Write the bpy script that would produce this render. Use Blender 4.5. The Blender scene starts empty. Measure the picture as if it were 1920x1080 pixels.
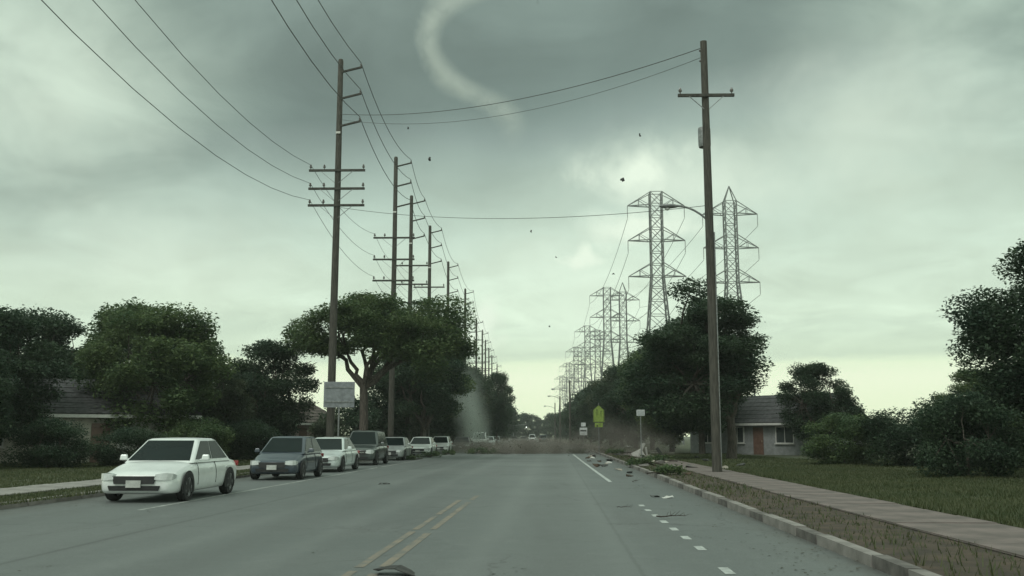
import bpy, bmesh, math, random
import numpy as np
from mathutils import Vector, Matrix

# ------------------------------------------------------------------ camera, sky, sun, exposure
SC = bpy.context.scene
COL = SC.collection
F = 1800.0                       # focal length in photograph pixels
CAM_H = 1.5
cam_d = bpy.data.cameras.new('camera')
cam = bpy.data.objects.new('camera', cam_d)
COL.objects.link(cam)
cam_d.sensor_width = 36.0
cam_d.lens = F / 1920.0 * 36.0
cam_d.clip_start = 0.1
cam_d.clip_end = 6000.0
PITCH = math.atan2(278.0, F)
YAW = math.atan2(38.0, F)
cam.location = (0, 0, CAM_H)
cam.rotation_euler = (math.pi / 2 + PITCH, 0, YAW)
SC.camera = cam
CAM_M = cam.rotation_euler.to_matrix()

SC.view_settings.view_transform = 'Standard'
SC.view_settings.look = 'None'
SC.view_settings.exposure = 0.0
SC.view_settings.gamma = 1.0
SC.view_settings.use_curve_mapping = False
SC.render.engine = 'CYCLES'
SC.cycles.use_denoising = True
SC.cycles.volume_bounces = 2
SC.cycles.max_bounces = 6
SC.cycles.transparent_max_bounces = 8

SUN_EL, SUN_AZ = math.radians(48), math.radians(-152)      # azimuth measured from +Y toward +X
sun_d = bpy.data.lights.new('sun', 'SUN')
sun_d.energy = 1.4
sun_d.angle = math.radians(28)
sun_d.color = (0.99, 1.0, 0.94)
sun = bpy.data.objects.new('sun', sun_d)
COL.objects.link(sun)
sdir = Vector((math.sin(SUN_AZ) * math.cos(SUN_EL), math.cos(SUN_AZ) * math.cos(SUN_EL), math.sin(SUN_EL)))
sun.rotation_euler = sdir.to_track_quat('Z', 'Y').to_euler()
sun.location = (0, 0, 80)


def lin(r, g, b):
    def f(c):
        c /= 255.0
        return c / 12.92 if c <= 0.04045 else ((c + 0.055) / 1.055) ** 2.4
    return (f(r), f(g), f(b), 1.0)


class NT:
    """small helper around a node tree"""
    def __init__(self, tree):
        self.t = tree
        self.n = tree.nodes
        self.l = tree.links

    def new(self, typ, **kw):
        nd = self.n.new(typ)
        for k, v in kw.items():
            setattr(nd, k, v)
        return nd

    def put(self, sock, v):
        if isinstance(v, bpy.types.NodeSocket):
            self.l.new(v, sock)
        elif v is not None:
            sock.default_value = v

    def m(self, op, a, b=None, c=None, clamp=False):
        nd = self.new('ShaderNodeMath', operation=op, use_clamp=clamp)
        self.put(nd.inputs[0], a)
        if b is not None:
            self.put(nd.inputs[1], b)
        if c is not None:
            self.put(nd.inputs[2], c)
        return nd.outputs[0]

    def vm(self, op, a, b=None):
        nd = self.new('ShaderNodeVectorMath', operation=op)
        self.put(nd.inputs[0], a)
        if b is not None:
            self.put(nd.inputs[1], b)
        return nd

    def noise(self, vec, scale, detail=4.0, rough=0.55, dist=0.0):
        nd = self.new('ShaderNodeTexNoise')
        if vec is not None:
            self.l.new(vec, nd.inputs['Vector'])
        nd.inputs['Scale'].default_value = scale
        nd.inputs['Detail'].default_value = detail
        nd.inputs['Roughness'].default_value = rough
        nd.inputs['Distortion'].default_value = dist
        return nd.outputs[0]

    def ramp(self, fac, stops, interp='LINEAR'):
        nd = self.new('ShaderNodeValToRGB')
        nd.color_ramp.interpolation = interp
        els = nd.color_ramp.elements
        while len(els) < len(stops):
            els.new(0.5)
        for e, (p, c) in zip(els, stops):
            e.position = p
            e.color = c
        self.put(nd.inputs[0], fac)
        return nd.outputs[0]

    def mix(self, fac, a, b, mode='MIX'):
        nd = self.new('ShaderNodeMix', data_type='RGBA', blend_type=mode)
        self.put(nd.inputs[0], fac)
        self.put(nd.inputs[6], a)
        self.put(nd.inputs[7], b)
        return nd.outputs[2]

    def smooth(self, v, a, b, lo=0.0, hi=1.0):
        nd = self.new('ShaderNodeMapRange', interpolation_type='SMOOTHSTEP')
        self.put(nd.inputs[0], v)
        nd.inputs[1].default_value = a
        nd.inputs[2].default_value = b
        nd.inputs[3].default_value = lo
        nd.inputs[4].default_value = hi
        return nd.outputs[0]


def build_world():
    w = bpy.data.worlds.new('World')
    SC.world = w
    w.use_nodes = True
    t = NT(w.node_tree)
    t.n.clear()
    out = t.new('ShaderNodeOutputWorld')
    tc = t.new('ShaderNodeTexCoord')
    d = tc.outputs['Generated']
    sep = t.new('ShaderNodeSeparateXYZ')
    t.l.new(d, sep.inputs[0])
    x, y, z = sep.outputs
    el = t.m('ARCSINE', z)
    az = t.m('ARCTAN2', x, y)
    # cloud deck coordinates: the view ray meets a high horizontal layer
    zz = t.m('ADD', t.m('MAXIMUM', z, 0.0), 0.16)
    comb = t.new('ShaderNodeCombineXYZ')
    t.put(comb.inputs[0], t.m('DIVIDE', x, zz))
    t.put(comb.inputs[1], t.m('DIVIDE', y, zz))
    comb.inputs[2].default_value = 3.7
    deck = comb.outputs[0]
    n_big = t.m('SUBTRACT', t.noise(deck, 0.85, 3.0, 0.5), 0.5)
    n_mid = t.m('SUBTRACT', t.noise(deck, 2.6, 5.0, 0.55, 0.6), 0.5)
    n_dir = t.m('SUBTRACT', t.noise(d, 5.0, 4.0, 0.5, 0.4), 0.5)
    azc = t.m('MINIMUM', t.m('MAXIMUM', az, -0.35), 0.35)
    e2 = t.m('SUBTRACT', el, t.m('MULTIPLY', t.m('MULTIPLY', azc, t.smooth(el, .1, .28)), 0.11))
    e2 = t.m('ADD', e2, t.m('MULTIPLY', t.m('MULTIPLY', n_mid, t.smooth(el, .04, .16)), 0.085))
    e2 = t.m('ADD', e2, t.m('MULTIPLY', t.m('MULTIPLY', n_big, t.smooth(el, .04, .16)), 0.05))

    def E(py):
        return math.atan((818 - py) / F)
    stops = [(0.0, lin(232, 248, 212)), (E(770), lin(236, 252, 218)), (E(715), lin(241, 255, 226)),
             (E(688), lin(230, 249, 218)), (E(678), lin(206, 227, 204)), (E(600), lin(222, 242, 218)),
             (E(520), lin(215, 235, 214)), (E(430), lin(196, 217, 200)), (E(350), lin(178, 199, 185)),
             (E(270), lin(158, 178, 168)), (E(215), lin(140, 158, 151)), (E(165), lin(123, 141, 134)),
             (E(60), lin(119, 136, 129)), (0.55, lin(140, 158, 150)), (0.85, lin(205, 224, 208))]
    base = t.ramp(e2, stops)
    # the dark cloud mass hangs ahead; to either side the deck is thinner and paler
    side = t.smooth(t.m('ABSOLUTE', t.m('ADD', az, t.m('MULTIPLY', n_big, 0.25))), 0.22, 0.52)
    up = t.smooth(e2, 0.14, 0.34)
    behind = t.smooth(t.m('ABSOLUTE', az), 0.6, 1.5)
    pale = t.mix(t.smooth(n_mid, -0.25, 0.25), lin(160, 182, 169), lin(202, 223, 205))
    base = t.mix(t.m('MULTIPLY', t.m('MULTIPLY', side, up), 0.85), base, pale)
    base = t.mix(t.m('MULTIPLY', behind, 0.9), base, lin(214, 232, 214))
    # soft cloud relief
    rel = t.m('ADD', 1.0, t.m('ADD', t.m('MULTIPLY', n_mid, 0.74), t.m('MULTIPLY', n_dir, 0.55)))
    relc = t.new('ShaderNodeCombineXYZ')
    for i in range(3):
        t.put(relc.inputs[i], rel)
    base = t.mix(t.smooth(e2, 0.05, 0.14), base, t.mix(1.0, base, relc.outputs[0], 'MULTIPLY'))
    # thin places where the light breaks through
    n_w = t.m('SUBTRACT', t.noise(d, 17.0, 4.0, 0.55, .5), 0.5)
    warp_a = t.m('ADD', az, t.m('MULTIPLY', n_w, 0.14))
    warp_e = t.m('ADD', el, t.m('MULTIPLY', t.m('SUBTRACT', t.noise(d, 15.0, 4.0, 0.55), 0.5), 0.08))
    glow = None
    for (px, py, ra, re, s) in [(1205, 332, 0.055, 0.026, 1.1), (1205, 428, 0.055, 0.013, 1.1), (1072, 474, 0.016, 0.012, 1.15),
                                (894, 618, 0.018, 0.018, 1.1), (1010, 480, .05, .03, .25), (1120, 560, .09, .05, .3),
                                (1310, 345, .11, .034, .6), (300, 480, .1, .05, .35), (1600, 250, .09, .06, .45), (110, 230, .09, .07, .4)]:
        a0 = (px - 998) / F
        e0 = E(py)
        qa = t.m('DIVIDE', t.m('SUBTRACT', warp_a, a0), ra)
        qe = t.m('DIVIDE', t.m('SUBTRACT', warp_e, e0), re)
        q = t.m('ADD', t.m('MULTIPLY', qa, qa), t.m('MULTIPLY', qe, qe))
        g = t.m('MULTIPLY', t.m('POWER', 2.718, t.m('MULTIPLY', q, -0.8)), s)
        glow = g if glow is None else t.m('MAXIMUM', glow, g)
    base = t.mix(t.m('MINIMUM', glow, 1.0), base, lin(240, 255, 234))
    base = t.mix(t.smooth(el, .115, .07), base, t.mix(1.0, base, (1.12, 1.09, 1.05, 1), 'MULTIPLY'))
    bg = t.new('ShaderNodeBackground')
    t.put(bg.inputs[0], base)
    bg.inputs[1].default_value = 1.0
    sky = t.new('ShaderNodeTexSky', sky_type='NISHITA')
    sky.sun_disc = False
    sky.sun_elevation = SUN_EL
    sky.sun_rotation = SUN_AZ
    bg2 = t.new('ShaderNodeBackground')
    t.put(bg2.inputs[0], sky.outputs[0])
    bg2.inputs[1].default_value = 0.08
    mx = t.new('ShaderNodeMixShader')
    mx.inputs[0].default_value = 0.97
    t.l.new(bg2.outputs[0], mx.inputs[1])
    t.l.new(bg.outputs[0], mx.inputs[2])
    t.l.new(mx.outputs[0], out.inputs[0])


build_world()

# ------------------------------------------------------------------ general helpers
R = random.Random(11)
NR = np.random.default_rng(5)


def P(px, py, d):
    """point on the ray through photograph pixel (px, py) at ground distance d"""
    v = CAM_M @ Vector(((px - 960) / F, (540 - py) / F, -1.0))
    s = d / v.y
    return Vector((v.x * s, d, CAM_H + v.z * s))


_ky = [-60, 0, 50, 75, 100, 130, 160, 210, 300, 450, 1200]
_kx = [-1.4, 0, 1.17, 1.75, 2.3, 2.75, 2.7, 1.75, .6, -.4, -.4]


def off(y):
    """sideways shift of the street's axis at distance y"""
    s = 0
    for k in range(-2, 3):
        s += float(np.interp(y + k * 6, _ky, _kx))
    return s / 5


MATS = {}


def mat(name, col, rough=0.7, var=0.15, scale=6.0, bump=0.0, metal=0.0, coat=0.0, spec=0.5, col2=None, detail=5.0, stretch=None):
    if name in MATS:
        return MATS[name]
    m = bpy.data.materials.new(name)
    m.use_nodes = True
    t = NT(m.node_tree)
    b = t.n['Principled BSDF']
    tc = t.new('ShaderNodeTexCoord')
    vec = tc.outputs['Object']
    if stretch:
        mp = t.new('ShaderNodeMapping')
        mp.inputs['Scale'].default_value = stretch
        t.l.new(vec, mp.inputs[0])
        vec = mp.outputs[0]
    n = t.noise(vec, scale, detail, 0.6)
    c = tuple(col[:3]) + (1,)
    c2 = tuple(col2[:3]) + (1,) if col2 else tuple(max(0, v * (1 - var * 1.6)) for v in col[:3]) + (1,)
    c1 = tuple(min(1, v * (1 + var)) for v in col[:3]) + (1,) if not col2 else c
    t.put(b.inputs['Base Color'], t.mix(t.smooth(n, 0.3, 0.7), c2, c1))
    b.inputs['Roughness'].default_value = rough
    b.inputs['Metallic'].default_value = metal
    b.inputs['Specular IOR Level'].default_value = spec
    b.inputs['Coat Weight'].default_value = coat
    b.inputs['Coat Roughness'].default_value = 0.08
    if bump:
        bp = t.new('ShaderNodeBump')
        bp.inputs['Strength'].default_value = bump
        bp.inputs['Distance'].default_value = 0.03
        t.put(bp.inputs['Height'], n)
        t.l.new(bp.outputs[0], b.inputs['Normal'])
    MATS[name] = m
    return m


class MB:
    """collects shapes and links them as one mesh object"""
    def __init__(self):
        self.v = []
        self.f = []

    def quad(self, a, b, c, d):
        i = len(self.v)
        self.v += [tuple(a), tuple(b), tuple(c), tuple(d)]
        self.f.append((i, i + 1, i + 2, i + 3))
        return self

    def poly(self, pts):
        i = len(self.v)
        self.v += [tuple(p) for p in pts]
        self.f.append(tuple(range(i, i + len(pts))))
        return self

    def box(self, c, s, rot=None, taper=1.0):
        i = len(self.v)
        M = rot.to_matrix() if rot is not None else None
        for sz in (-.5, .5):
            k = taper if sz > 0 else 1.0
            for sx, sy in ((-.5, -.5), (.5, -.5), (.5, .5), (-.5, .5)):
                p = Vector((sx * s[0] * k, sy * s[1] * k, sz * s[2]))
                if M:
                    p = M @ p
                self.v.append((p.x + c[0], p.y + c[1], p.z + c[2]))
        self.f += [tuple(i + k for k in q) for q in
                   ((3, 2, 1, 0), (4, 5, 6, 7), (0, 1, 5, 4), (1, 2, 6, 5), (2, 3, 7, 6), (3, 0, 4, 7))]
        return self

    def bar(self, p, q, w, h=None):
        p, q = Vector(p), Vector(q)
        d = q - p
        if d.length < 1e-6:
            return self
        h = h or w
        rot = d.to_track_quat('Z', 'Y')
        return self.box((p + q) / 2, (w, h, d.length), rot)

    def tube(self, pts, rad, n=8, cap=True):
        pts = [Vector(p) for p in pts]
        if not hasattr(rad, '__len__'):
            rad = [rad] * len(pts)
        i0 = len(self.v)
        up = Vector((0.13, 0.09, 1)).normalized()
        for k, p in enumerate(pts):
            a = pts[max(0, k - 1)]
            b = pts[min(len(pts) - 1, k + 1)]
            d = (b - a).normalized()
            s = d.cross(up)
            if s.length < 0.05:
                s = d.cross(Vector((1, 0, 0)))
            s.normalize()
            u = s.cross(d)
            for j in range(n):
                a_ = 2 * math.pi * j / n
                q = p + (s * math.cos(a_) + u * math.sin(a_)) * rad[k]
                self.v.append(tuple(q))
        for k in range(len(pts) - 1):
            for j in range(n):
                a = i0 + k * n + j
                b = i0 + k * n + (j + 1) % n
                self.f.append((a, b, b + n, a + n))
        if cap:
            self.f.append(tuple(i0 + j for j in reversed(range(n))))
            e = i0 + (len(pts) - 1) * n
            self.f.append(tuple(e + j for j in range(n)))
        return self

    def lathe(self, prof, axis_pt, axis='X', n=20):
        """prof: list of (offset along axis, radius)"""
        i0 = len(self.v)
        for (o, r) in prof:
            for j in range(n):
                a = 2 * math.pi * j / n
                ca, sa = r * math.cos(a), r * math.sin(a)
                if axis == 'X':
                    p = (axis_pt[0] + o, axis_pt[1] + ca, axis_pt[2] + sa)
                elif axis == 'Y':
                    p = (axis_pt[0] + ca, axis_pt[1] + o, axis_pt[2] + sa)
                else:
                    p = (axis_pt[0] + ca, axis_pt[1] + sa, axis_pt[2] + o)
                self.v.append(p)
        for k in range(len(prof) - 1):
            for j in range(n):
                a = i0 + k * n + j
                b = i0 + k * n + (j + 1) % n
                self.f.append((a, b, b + n, a + n))
        return self

    def slab(self, pts, th):
        """polygon given a thickness th along its normal"""
        pts = [Vector(p) for p in pts]
        nrm = Vector((0, 0, 0))
        for k in range(len(pts)):
            nrm += pts[k].cross(pts[(k + 1) % len(pts)])
        nrm.normalize()
        i = len(self.v)
        n = len(pts)
        self.v += [tuple(p + nrm * th) for p in pts] + [tuple(p) for p in pts]
        self.f.append(tuple(range(i, i + n)))
        self.f.append(tuple(range(i + 2 * n - 1, i + n - 1, -1)))
        for k in range(n):
            a, b = i + k, i + (k + 1) % n
            self.f.append((b, a, a + n, b + n))
        return self

    def mesh(self, name, outward=False):
        me = bpy.data.meshes.new(name)
        me.from_pydata(self.v, [], self.f)
        if outward:
            bm_ = bmesh.new()
            bm_.from_mesh(me)
            bmesh.ops.remove_doubles(bm_, verts=bm_.verts, dist=1e-4)
            bmesh.ops.recalc_face_normals(bm_, faces=bm_.faces)
            bm_.to_mesh(me)
            bm_.free()
        me.update()
        return me

    def build(self, name, m, parent=None, smooth=False, bevel=0.0, kind=None, label=None, loc=None, outward=False):
        me = self.mesh(name, outward)
        o = bpy.data.objects.new(name, me)
        COL.objects.link(o)
        me.materials.append(m)
        if smooth:
            me.polygons.foreach_set('use_smooth', [True] * len(me.polygons))
            me.set_sharp_from_angle(angle=math.radians(38))
        if bevel:
            bv = o.modifiers.new('bevel', 'BEVEL')
            bv.width = bevel
            bv.segments = 2
            bv.limit_method = 'ANGLE'
        o.parent = parent
        if kind:
            o['kind'] = kind
        if label:
            o['label'] = label
        if loc is not None:
            o.location = loc
        return o


def tag(o, label, cat=None, group=None, kind=None):
    o['label'] = label
    if cat:
        o['category'] = cat
    if group:
        o['group'] = group
    if kind:
        o['kind'] = kind
    return o


def empty(name, loc=(0, 0, 0), rz=0.0, label=None, cat=None, group=None):
    o = bpy.data.objects.new(name, None)
    COL.objects.link(o)
    o.location = loc
    o.rotation_euler = (0, 0, rz)
    o.empty_display_size = 0.3
    if label:
        tag(o, label, cat, group)
    return o


def copy_tree(o, parent=None):
    c = o.copy()
    COL.objects.link(c)
    c.parent = parent
    for ch in list(o.children):
        copy_tree(ch, c)
    return c


ORD = ['first', 'second', 'third', 'fourth', 'fifth', 'sixth', 'seventh', 'eighth', 'ninth', 'tenth', 'eleventh',
       'twelfth', 'thirteenth', 'fourteenth', 'fifteenth', 'sixteenth', 'seventeenth', 'eighteenth', 'nineteenth', 'twentieth']

# ------------------------------------------------------------------ ground, road, pavements


def strip(name, r0, r1, z, m, y0, y1, step=4.0, kind='structure', uvscale=1.0, parent=None):
    ys = np.arange(y0, y1 + .01, step)
    b = MB()
    for yv in ys:
        o_ = off(yv)
        b.v += [(r0 + o_, yv, z), (r1 + o_, yv, z)]
    for k in range(len(ys) - 1):
        b.f.append((2 * k, 2 * k + 1, 2 * k + 3, 2 * k + 2))
    o = b.build(name, m, parent, kind=kind)
    at = o.data.attributes.new('across', 'FLOAT', 'POINT')      # metres from the street axis
    at.data.foreach_set('value', [r0, r1] * len(ys))
    return o


def road_material():
    m = bpy.data.materials.new('asphalt')
    m.use_nodes = True
    t = NT(m.node_tree)
    b = t.n['Principled BSDF']
    tc = t.new('ShaderNodeTexCoord')
    o = tc.outputs['Object']
    mp = t.new('ShaderNodeMapping')
    mp.inputs['Scale'].default_value = (1.0, 0.08, 1.0)
    t.l.new(o, mp.inputs[0])
    streak = t.noise(mp.outputs[0], 1.1, 4.0, 0.6)
    big = t.noise(o, 0.16, 5.0, 0.6)
    fine = t.noise(o, 34.0, 3.0, 0.7)
    mid = t.noise(o, 2.2, 5.0, 0.65)
    c = t.mix(t.smooth(big, 0.35, 0.68), (0.128, 0.144, 0.141, 1), (0.155, 0.171, 0.167, 1))
    c = t.mix(t.m('MULTIPLY', t.smooth(streak, 0.45, 0.7), 0.45), c, (0.105, 0.111, 0.109, 1))
    c = t.mix(t.m('MULTIPLY', t.smooth(mid, 0.5, 0.75), 0.45), c, (0.20, 0.215, 0.21, 1))
    spk = t.noise(o, 8.0, 4.0, 0.75)
    c = t.mix(t.m('MULTIPLY', t.smooth(spk, 0.5, 0.68), 0.4), c, (0.085, 0.093, 0.091, 1))
    blot = t.noise(o, 0.55, 5.0, 0.7, 1.0)
    c = t.mix(t.m('MULTIPLY', t.smooth(blot, 0.56, 0.66), 0.30), c, (0.09, 0.098, 0.096, 1))
    c = t.mix(t.m('MULTIPLY', t.smooth(fine, 0.35, 0.7), 0.7), c, (0.085, 0.089, 0.089, 1))
    # tar seams and cracks
    vor = t.new('ShaderNodeTexVoronoi', feature='DISTANCE_TO_EDGE')
    wv = t.vm('ADD', o, None)
    nz = t.new('ShaderNodeTexNoise')
    nz.inputs['Scale'].default_value = 1.4
    nz.inputs['Detail'].default_value = 5
    t.l.new(o, nz.inputs['Vector'])
    t.put(wv.inputs[1], nz.outputs[1])
    t.l.new(wv.outputs[0], vor.inputs['Vector'])
    vor.inputs['Scale'].default_value = 0.22
    crack = t.m('MULTIPLY', t.smooth(vor.outputs[0], 0.0, 0.008, 1.0, 0.0), t.smooth(big, 0.40, 0.55))
    c = t.mix(t.m('MULTIPLY', crack, 0.75), c, (0.07, 0.072, 0.072, 1))
    # wear across the lanes: drip line down each lane, polished wheel paths, a seam between paving passes
    acr = t.new('ShaderNodeAttribute', attribute_name='across').outputs['Fac']

    def band(c0, w):
        q = t.m('DIVIDE', t.m('SUBTRACT', t.m('ADD', acr, t.m('MULTIPLY', t.m('SUBTRACT', streak, .5), .5)), c0), w)
        return t.m('POWER', 2.718, t.m('MULTIPLY', t.m('MULTIPLY', q, q), -1.0))
    drip = t.m('MULTIPLY', t.m('ADD', band(-.1, .35), band(-4.4, .4)), t.smooth(mid, .3, .7, .25, .75))
    c = t.mix(t.m('MULTIPLY', drip, .5), c, (0.085, 0.092, 0.09, 1))
    wheel = t.m('ADD', t.m('ADD', band(-1.0, .25), band(.8, .25)), t.m('ADD', band(-3.5, .25), band(-5.3, .25)))
    c = t.mix(t.m('MULTIPLY', wheel, .22), c, (0.20, 0.215, 0.21, 1))
    seam = t.smooth(t.m('ABSOLUTE', t.m('SUBTRACT', t.m('ADD', acr, t.m('MULTIPLY', t.m('SUBTRACT', big, .5), .25)), -6.6)), .02, .07, 1.0, 0.0)
    seam = t.m('MAXIMUM', seam, t.smooth(t.m('ABSOLUTE', t.m('SUBTRACT', t.m('ADD', acr, t.m('MULTIPLY', t.m('SUBTRACT', mid, .5), .12)), .95)), .01, .04, .6, 0.0))
    c = t.mix(t.m('MULTIPLY', seam, .55), c, (0.06, 0.063, 0.062, 1))
    gutter = t.m('MAXIMUM', t.smooth(acr, 2.9, 3.6), t.smooth(acr, -10.2, -11.0))
    c = t.mix(t.m('MULTIPLY', gutter, t.smooth(mid, .3, .65, .15, .65)), c, (0.075, 0.072, 0.064, 1))
    t.put(b.inputs['Base Color'], c)
    t.put(b.inputs['Roughness'], t.smooth(big, 0.3, 0.7, 0.50, 0.66))
    b.inputs['Specular IOR Level'].default_value = 0.5
    bp = t.new('ShaderNodeBump')
    bp.inputs['Strength'].default_value = 0.25
    bp.inputs['Distance'].default_value = 0.01
    t.put(bp.inputs['Height'], fine)
    t.l.new(bp.outputs[0], b.inputs['Normal'])
    return m


M_road = road_material()
M_conc = mat('pavement_concrete', (0.27, 0.255, 0.24), 0.85, 0.2, 3.0, 0.15)
M_walk = mat('reddish_pavement', (0.20, 0.16, 0.15), 0.85, 0.35, 1.1, 0.2, col2=(0.095, 0.082, 0.075))
M_kerb = mat('kerb_concrete', (0.29, 0.27, 0.255), 0.85, 0.35, 1.8, 0.25, col2=(0.15, 0.14, 0.13))
M_kerb2 = mat('kerb_concrete_stained', (0.13, 0.12, 0.112), 0.9, 0.3, 2.5, 0.2)
M_soil = mat('bare_soil', (0.080, 0.055, 0.038), 0.95, 0.35, 2.2, 0.6, col2=(0.036, 0.028, 0.020))
M_lawn = mat('lawn', (0.055, 0.075, 0.035), 0.95, 0.3, 0.5, 0.6, col2=(0.075, 0.068, 0.045))
M_white = mat('white_road_paint', (0.52, 0.55, 0.53), 0.6, 0.3, 7.0, col2=(0.30, 0.32, 0.31))
M_yellow = mat('worn_yellow_paint', (0.24, 0.20, 0.155), 0.65, 0.3, 3.0, col2=(0.14, 0.143, 0.132))

g = MB().quad((-1800, -200, -.06), (1800, -200, -.06), (1800, 3200, -.06), (-1800, 3200, -.06))
g.build('ground', M_lawn, kind='structure')
ROAD_END = 640
LK, RK = -11.5, 3.65                # kerb lines, measured from the street axis
strip('road', LK, RK, 0.0, M_road, -40, ROAD_END, kind='structure')
strip('lawn_verge', -17.2, LK - .17, .11, M_lawn, -40, ROAD_END)
strip('footpath', -14.6, -12.9, .125, M_conc, -40, ROAD_END)
strip('front_lawns', -60, -17.2, .105, M_lawn, -40, ROAD_END)
strip('soil_verge', RK + .17, 5.35, .11, M_soil, -40, ROAD_END)
strip('footpath', 5.35, 7.0, .125, M_walk, -40, ROAD_END)
strip('front_lawns', 7.0, 60, .11, M_lawn, -40, ROAD_END)

# footpath flags: joints recessed between separate slabs near the viewer
for (nm, r0, r1, mm, ya, yb) in (('footpath_slabs', 5.37, 6.98, M_walk, 12, 96), ('footpath_slabs', -14.58, -12.92, M_conc, 18, 84)):
    root = empty(nm, (0, 0, 0))
    root['kind'] = 'structure'
    me = MB().box((0, 0, 0), (r1 - r0, 1.47, .05)).mesh('slab')
    me.materials.append(mm)
    yv = ya
    while yv < yb:
        s = bpy.data.objects.new('slab', me)
        COL.objects.link(s)
        s.parent = root
        s.location = ((r0 + r1) / 2 + off(yv), yv, .118 + R.uniform(-.006, .006))
        s.rotation_euler = (R.uniform(-.004, .004), R.uniform(-.004, .004), -math.atan((off(yv + 1) - off(yv - 1)) / 2))
        yv += 1.5

# kerbs: separate stones
for side, r, ya, yb in (('kerb', RK + .085, 8, 230), ('kerb', LK - .085, 14, 180)):
    root = empty(side, (0, 0, 0))
    root['kind'] = 'structure'
    L = 2.4 if r > 0 else 2.4
    stone = MB().box((0, 0, 0), (.17, L - .05, .30)).mesh('kerb_stone')
    stone.materials.append(M_kerb)
    dark = MB().box((0, 0, 0), (.17, 1.1, .29)).mesh('kerb_stone')
    dark.materials.append(M_kerb2)
    yv = ya
    k = 0
    while yv < yb:
        isd = (r > 0 and k % 2 == 1)
        me = dark if isd else stone
        ln = 1.15 if isd else L
        s = bpy.data.objects.new('kerb_stone', me)
        COL.objects.link(s)
        s.parent = root
        yc = yv + ln / 2
        s.location = (r + off(yc), yc, -.012 + R.uniform(-.012, .01))
        s.rotation_euler = (R.uniform(-.006, .006), 0, -math.atan((off(yc + 1) - off(yc - 1)) / 2))
        yv += ln
        k += 1
    far = MB()
    for yy in range(int(yb), ROAD_END, 6):
        far.box((r + off(yy + 3), yy + 3, -.01), (.17, 6, .29))
    far.build('far_kerb_stones', M_kerb, root, kind='stuff')


def marking(name, segs, w, m, label=None, z=.004, wob=0.0):
    """painted line pieces: list of (r_a, y_a, r_b, y_b)"""
    root = empty(name, (0, 0, 0))
    root['kind'] = 'structure'
    for (ra, ya, rb, yb) in segs:
        b = MB()
        n = max(2, int((yb - ya) / 1.5))
        for k in range(n + 1):
            u = k / n
            yy = ya + (yb - ya) * u
            rr = ra + (rb - ra) * u + off(yy)
            w2 = w * (1 + R.uniform(-wob, wob)) / 2
            b.v += [(rr - w2, yy, z), (rr + w2, yy, z)]
        for k in range(n):
            b.f.append((2 * k, 2 * k + 1, 2 * k + 3, 2 * k + 2))
        b.build('painted_line', m, root)
    return root


ysegs = []
yy = 7.0
while yy < 22.5:
    ln = R.uniform(2.2, 4.6)
    ysegs.append((-2.28, yy, -2.28, yy + ln))
    yy += ln + R.uniform(.08, .5)
yy = 6.0
while yy < 23.5:
    ln = R.uniform(1.5, 4.0)
    ysegs.append((-2.0, yy, -2.0, yy + ln))
    yy += ln + R.uniform(.1, .9)
marking('centre_line', ysegs, .11, M_yellow, wob=.12)
marking('edge_line', [(1.82, 32.5, 1.72, 44), (1.72, 44.05, 1.60, 62), (1.6, 62.05, 1.5, 82), (1.5, 100, 1.5, 150)], .13, M_white, wob=.06)
marking('edge_line', [(1.95 - k * .012, 13.2 + k * 1.35, 1.95 - k * .012, 13.68 + k * 1.35) for k in range(7)] +
        [(1.92, 9.6 + k * 1.35, 1.92, 10.15 + k * 1.35) for k in range(2)], .12, M_white)
marking('parking_line', [(-8.55, 20, -8.6, 47), (-8.6, 48, -8.5, 70), (-8.5, 72, -8.5, 110)], .10,
        mat('faded_white_paint', (0.36, 0.375, 0.36), .7, .25, 3), wob=.1)

# iron covers and dark repair patches in the lane
M_iron = mat('cast_iron', (0.07, 0.07, 0.07), .6, .2, 20, metal=.3)
# ------------------------------------------------------------------ foliage


def leaf_material(name, c1, c2, trans=0.38):
    m = bpy.data.materials.new(name)
    m.use_nodes = True
    t = NT(m.node_tree)
    b = t.n['Principled BSDF']
    at = t.new('ShaderNodeAttribute', attribute_name='tint')
    tc = t.new('ShaderNodeTexCoord')
    n = t.noise(tc.outputs['Object'], 0.5, 3.0, .6)
    f = t.m('ADD', t.m('MULTIPLY', at.outputs['Fac'], .6), t.m('MULTIPLY', t.smooth(n, .3, .7), .4))
    c = t.mix(f, tuple(c1) + (1,), tuple(c2) + (1,))
    t.put(b.inputs['Base Color'], c)
    b.inputs['Roughness'].default_value = .55
    b.inputs['Specular IOR Level'].default_value = .3
    tr = t.new('ShaderNodeBsdfTranslucent')
    t.put(tr.inputs[0], c)
    mx = t.new('ShaderNodeMixShader')
    mx.inputs[0].default_value = trans
    out = t.n['Material Output']
    t.l.new(b.outputs[0], mx.inputs[1])
    t.l.new(tr.outputs[0], mx.inputs[2])
    t.l.new(mx.outputs[0], out.inputs[0])
    return m


M_leafA = leaf_material('leaves_olive', (0.046, 0.090, 0.046), (0.150, 0.195, 0.075))
M_leafB = leaf_material('leaves_deep_green', (0.024, 0.050, 0.034), (0.072, 0.108, 0.055))
M_leafC = leaf_material('leaves_dusty', (0.042, 0.060, 0.040), (0.10, 0.12, 0.065))
M_grass = leaf_material('grass_blades', (0.05, 0.075, 0.03), (0.11, 0.115, 0.055))
M_bark = mat('bark', (0.085, 0.072, 0.06), .9, .35, 5, .6, stretch=(3, 3, .5))
M_bark2 = mat('pale_bark', (0.26, 0.24, 0.21), .85, .3, 4, .4, stretch=(3, 3, .6))


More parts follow.
